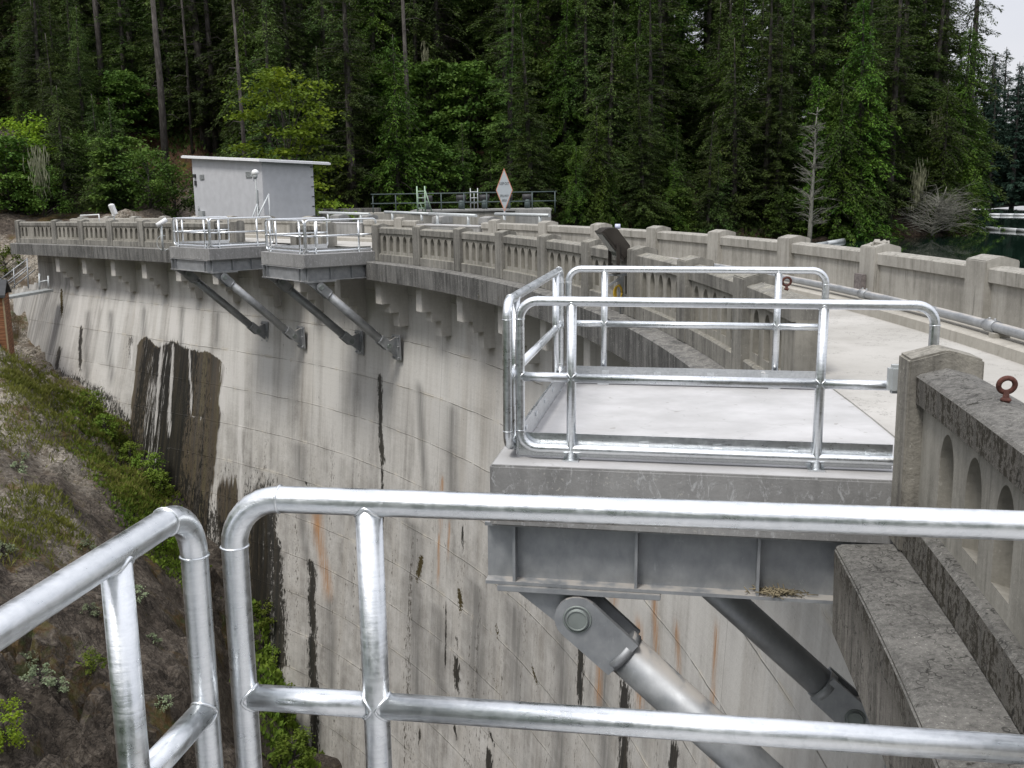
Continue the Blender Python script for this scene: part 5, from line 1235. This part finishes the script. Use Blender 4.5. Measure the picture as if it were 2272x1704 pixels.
for kd, u, v, s, lab in BUSH:
    p = ground_px(u, v + 14)
    if p: tree(kd, p[0], p[1], s * .72, lab, None, 'bush', z=p[2] + .05, cat='bush')
# undergrowth: grass and herbs nobody could count
def tufts(name, polys, n, mat, hmin, hmax, w, spread=.35):
    g = np.random.default_rng(len(name) + n); B = []
    for poly, share in polys:
        us = [q[0] for q in poly]; vs_ = [q[1] for q in poly]; k = 0; tries = 0
        while k < n * share and tries < n * 8:
            tries += 1; u = g.uniform(min(us), max(us)); v = g.uniform(min(vs_), max(vs_)); ins = False; j = len(poly) - 1
            for i in range(len(poly)):
                if (poly[i][1] > v) != (poly[j][1] > v) and u < (poly[j][0] - poly[i][0]) * (v - poly[i][1]) / (poly[j][1] - poly[i][1]) + poly[i][0]: ins = not ins
                j = i
            if not ins: continue
            p = ground_px(u, v)
            if p is None: continue
            B.append(p); k += 1
    B = np.array(B); m = 26; base = np.repeat(B, m, 0) + g.normal(0, spread, (len(B) * m, 3)) * np.array([1, 1, 0]); base[:, 2] = height(base[:, 0], base[:, 1]) - .02
    dirs = np.stack([g.normal(0, .5, len(base)), g.normal(0, .5, len(base)), np.ones(len(base))], -1); nr = g.normal(0, 1, (len(base), 3)); nr[:, 2] *= .2
    ln = g.uniform(hmin, hmax, len(base)); o = link(bpy.data.objects.new(name, quads_mesh(name, leaf_quads(base, dirs, nr, ln, ln * w), mat))); return tag(o, kind='stuff')
strip = [(140, 880), (200, 868), (260, 945), (300, 995), (330, 1040), (385, 1095), (350, 1140), (270, 1110), (205, 1040), (150, 960)]
tufts('undergrowth', [(strip, .5), ([(290, 1090), (420, 1180), (430, 1300), (330, 1240), (270, 1130)], .4)], 620, M['shrub'], .06, .22, .5)
tufts('grass', [(strip, .6), ([(20, 790), (110, 830), (160, 870), (120, 920), (30, 880), (0, 830)], .45), ([(0, 900), (150, 900), (150, 1000), (0, 1000)], .12), ([(0, 1080), (120, 1090), (180, 1200), (0, 1260)], .18)], 560, M['grass'], .10, .38, .14)
tufts('moss_fringe', [([(575, 1330), (600, 1400), (640, 1560), (700, 1704), (610, 1704), (575, 1500)], 1.)], 160, M['shrub'], .10, .4, .5)
tufts('forest_floor', [([(0, 330), (380, 330), (400, 440), (330, 460), (0, 450)], .5), ([(330, 250), (520, 230), (520, 330), (390, 330)], .2), ([(1250, 470), (1700, 490), (1780, 520), (1250, 500)], .4)], 260, M['hemlock'], .15, .55, .4, .5)

# ------------------------------------------------------------------ camera, light, sky
cam = bpy.data.cameras.new('camera'); co = bpy.data.objects.new('camera', cam); COL.objects.link(co)
cam.sensor_fit = 'HORIZONTAL'; cam.sensor_width = 36; cam.lens = 36 * FPX / 2272; cam.clip_start = .05; cam.clip_end = 3000
c, s = math.cos(PITCH), math.sin(PITCH); right = Vector((1, 0, 0)); up = Vector((0, s, c)); fwd = Vector((0, c, -s))
ph = -ROLL; r2 = right * math.cos(ph) - up * math.sin(ph); u2 = up * math.cos(ph) + right * math.sin(ph)
mw = Matrix.Identity(4)
for i in range(3): mw[i][0] = r2[i]; mw[i][1] = u2[i]; mw[i][2] = -fwd[i]
mw[2][3] = ZC; co.matrix_world = mw; S.camera = co

EL, AZ = math.radians(58), math.radians(215)     # sun high behind the left shoulder, veiled by cloud
w = bpy.data.worlds.new('World'); S.world = w; w.use_nodes = True; nt = w.node_tree; bg = nt.nodes['Background']
sky = nt.nodes.new('ShaderNodeTexSky'); sky.sky_type = 'NISHITA'; sky.sun_disc = False; sky.sun_elevation = EL; sky.sun_rotation = AZ; sky.dust_density = 3.; sky.air_density = 1.0
tc = nt.nodes.new('ShaderNodeTexCoord'); mp_ = nt.nodes.new('ShaderNodeMapping'); mp_.inputs['Scale'].default_value = (1.2, 1.2, 3.); nt.links.new(tc.outputs['Generated'], mp_.inputs[0])
ns = nt.nodes.new('ShaderNodeTexNoise'); ns.inputs['Scale'].default_value = 2.2; ns.inputs['Detail'].default_value = 6; nt.links.new(mp_.outputs[0], ns.inputs[0])
rp = nt.nodes.new('ShaderNodeValToRGB'); rp.color_ramp.elements[0].position = .3; rp.color_ramp.elements[0].color = (8.2, 8.3, 9.0, 1); rp.color_ramp.elements[1].position = .7; rp.color_ramp.elements[1].color = (10.2, 10.2, 10.6, 1); nt.links.new(ns.outputs[0], rp.inputs[0])
sp = nt.nodes.new('ShaderNodeSeparateXYZ'); nt.links.new(tc.outputs['Generated'], sp.inputs[0])
gr = nt.nodes.new('ShaderNodeMapRange'); gr.inputs['From Min'].default_value = 0.; gr.inputs['From Max'].default_value = 1.; gr.inputs['To Min'].default_value = .60; gr.inputs['To Max'].default_value = 1.40; nt.links.new(sp.outputs[2], gr.inputs['Value'])
vm = nt.nodes.new('ShaderNodeVectorMath'); vm.operation = 'SCALE'; nt.links.new(rp.outputs[0], vm.inputs[0]); nt.links.new(gr.outputs[0], vm.inputs['Scale'])   # overcast sky: zenith brighter than horizon
mx = nt.nodes.new('ShaderNodeMix'); mx.data_type = 'RGBA'; mx.inputs[0].default_value = .86; nt.links.new(sky.outputs[0], mx.inputs[6]); nt.links.new(vm.outputs[0], mx.inputs[7]); nt.links.new(mx.outputs[2], bg.inputs[0]); bg.inputs[1].default_value = .085
sun = bpy.data.lights.new('sun', 'SUN'); sun.energy = 1.5; sun.angle = math.radians(14); sun.color = (1, .96, .90); so = bpy.data.objects.new('sun', sun); COL.objects.link(so)
# sun_rotation is measured from +y towards +x
dirv = Vector((math.sin(AZ) * math.cos(EL), math.cos(AZ) * math.cos(EL), math.sin(EL))); so.rotation_euler = dirv.to_track_quat('Z', 'Y').to_euler(); so.location = (0, 0, 60)
S.view_settings.view_transform = 'Standard'; S.view_settings.look = 'None'; S.view_settings.exposure = 0.62; S.view_settings.gamma = 1
S.render.engine = 'CYCLES'; S.cycles.use_denoising = True; S.cycles.max_bounces = 6; S.cycles.diffuse_bounces = 3; S.cycles.glossy_bounces = 3; S.cycles.transparent_max_bounces = 4
S.cycles.caustics_reflective = False; S.cycles.caustics_refractive = False
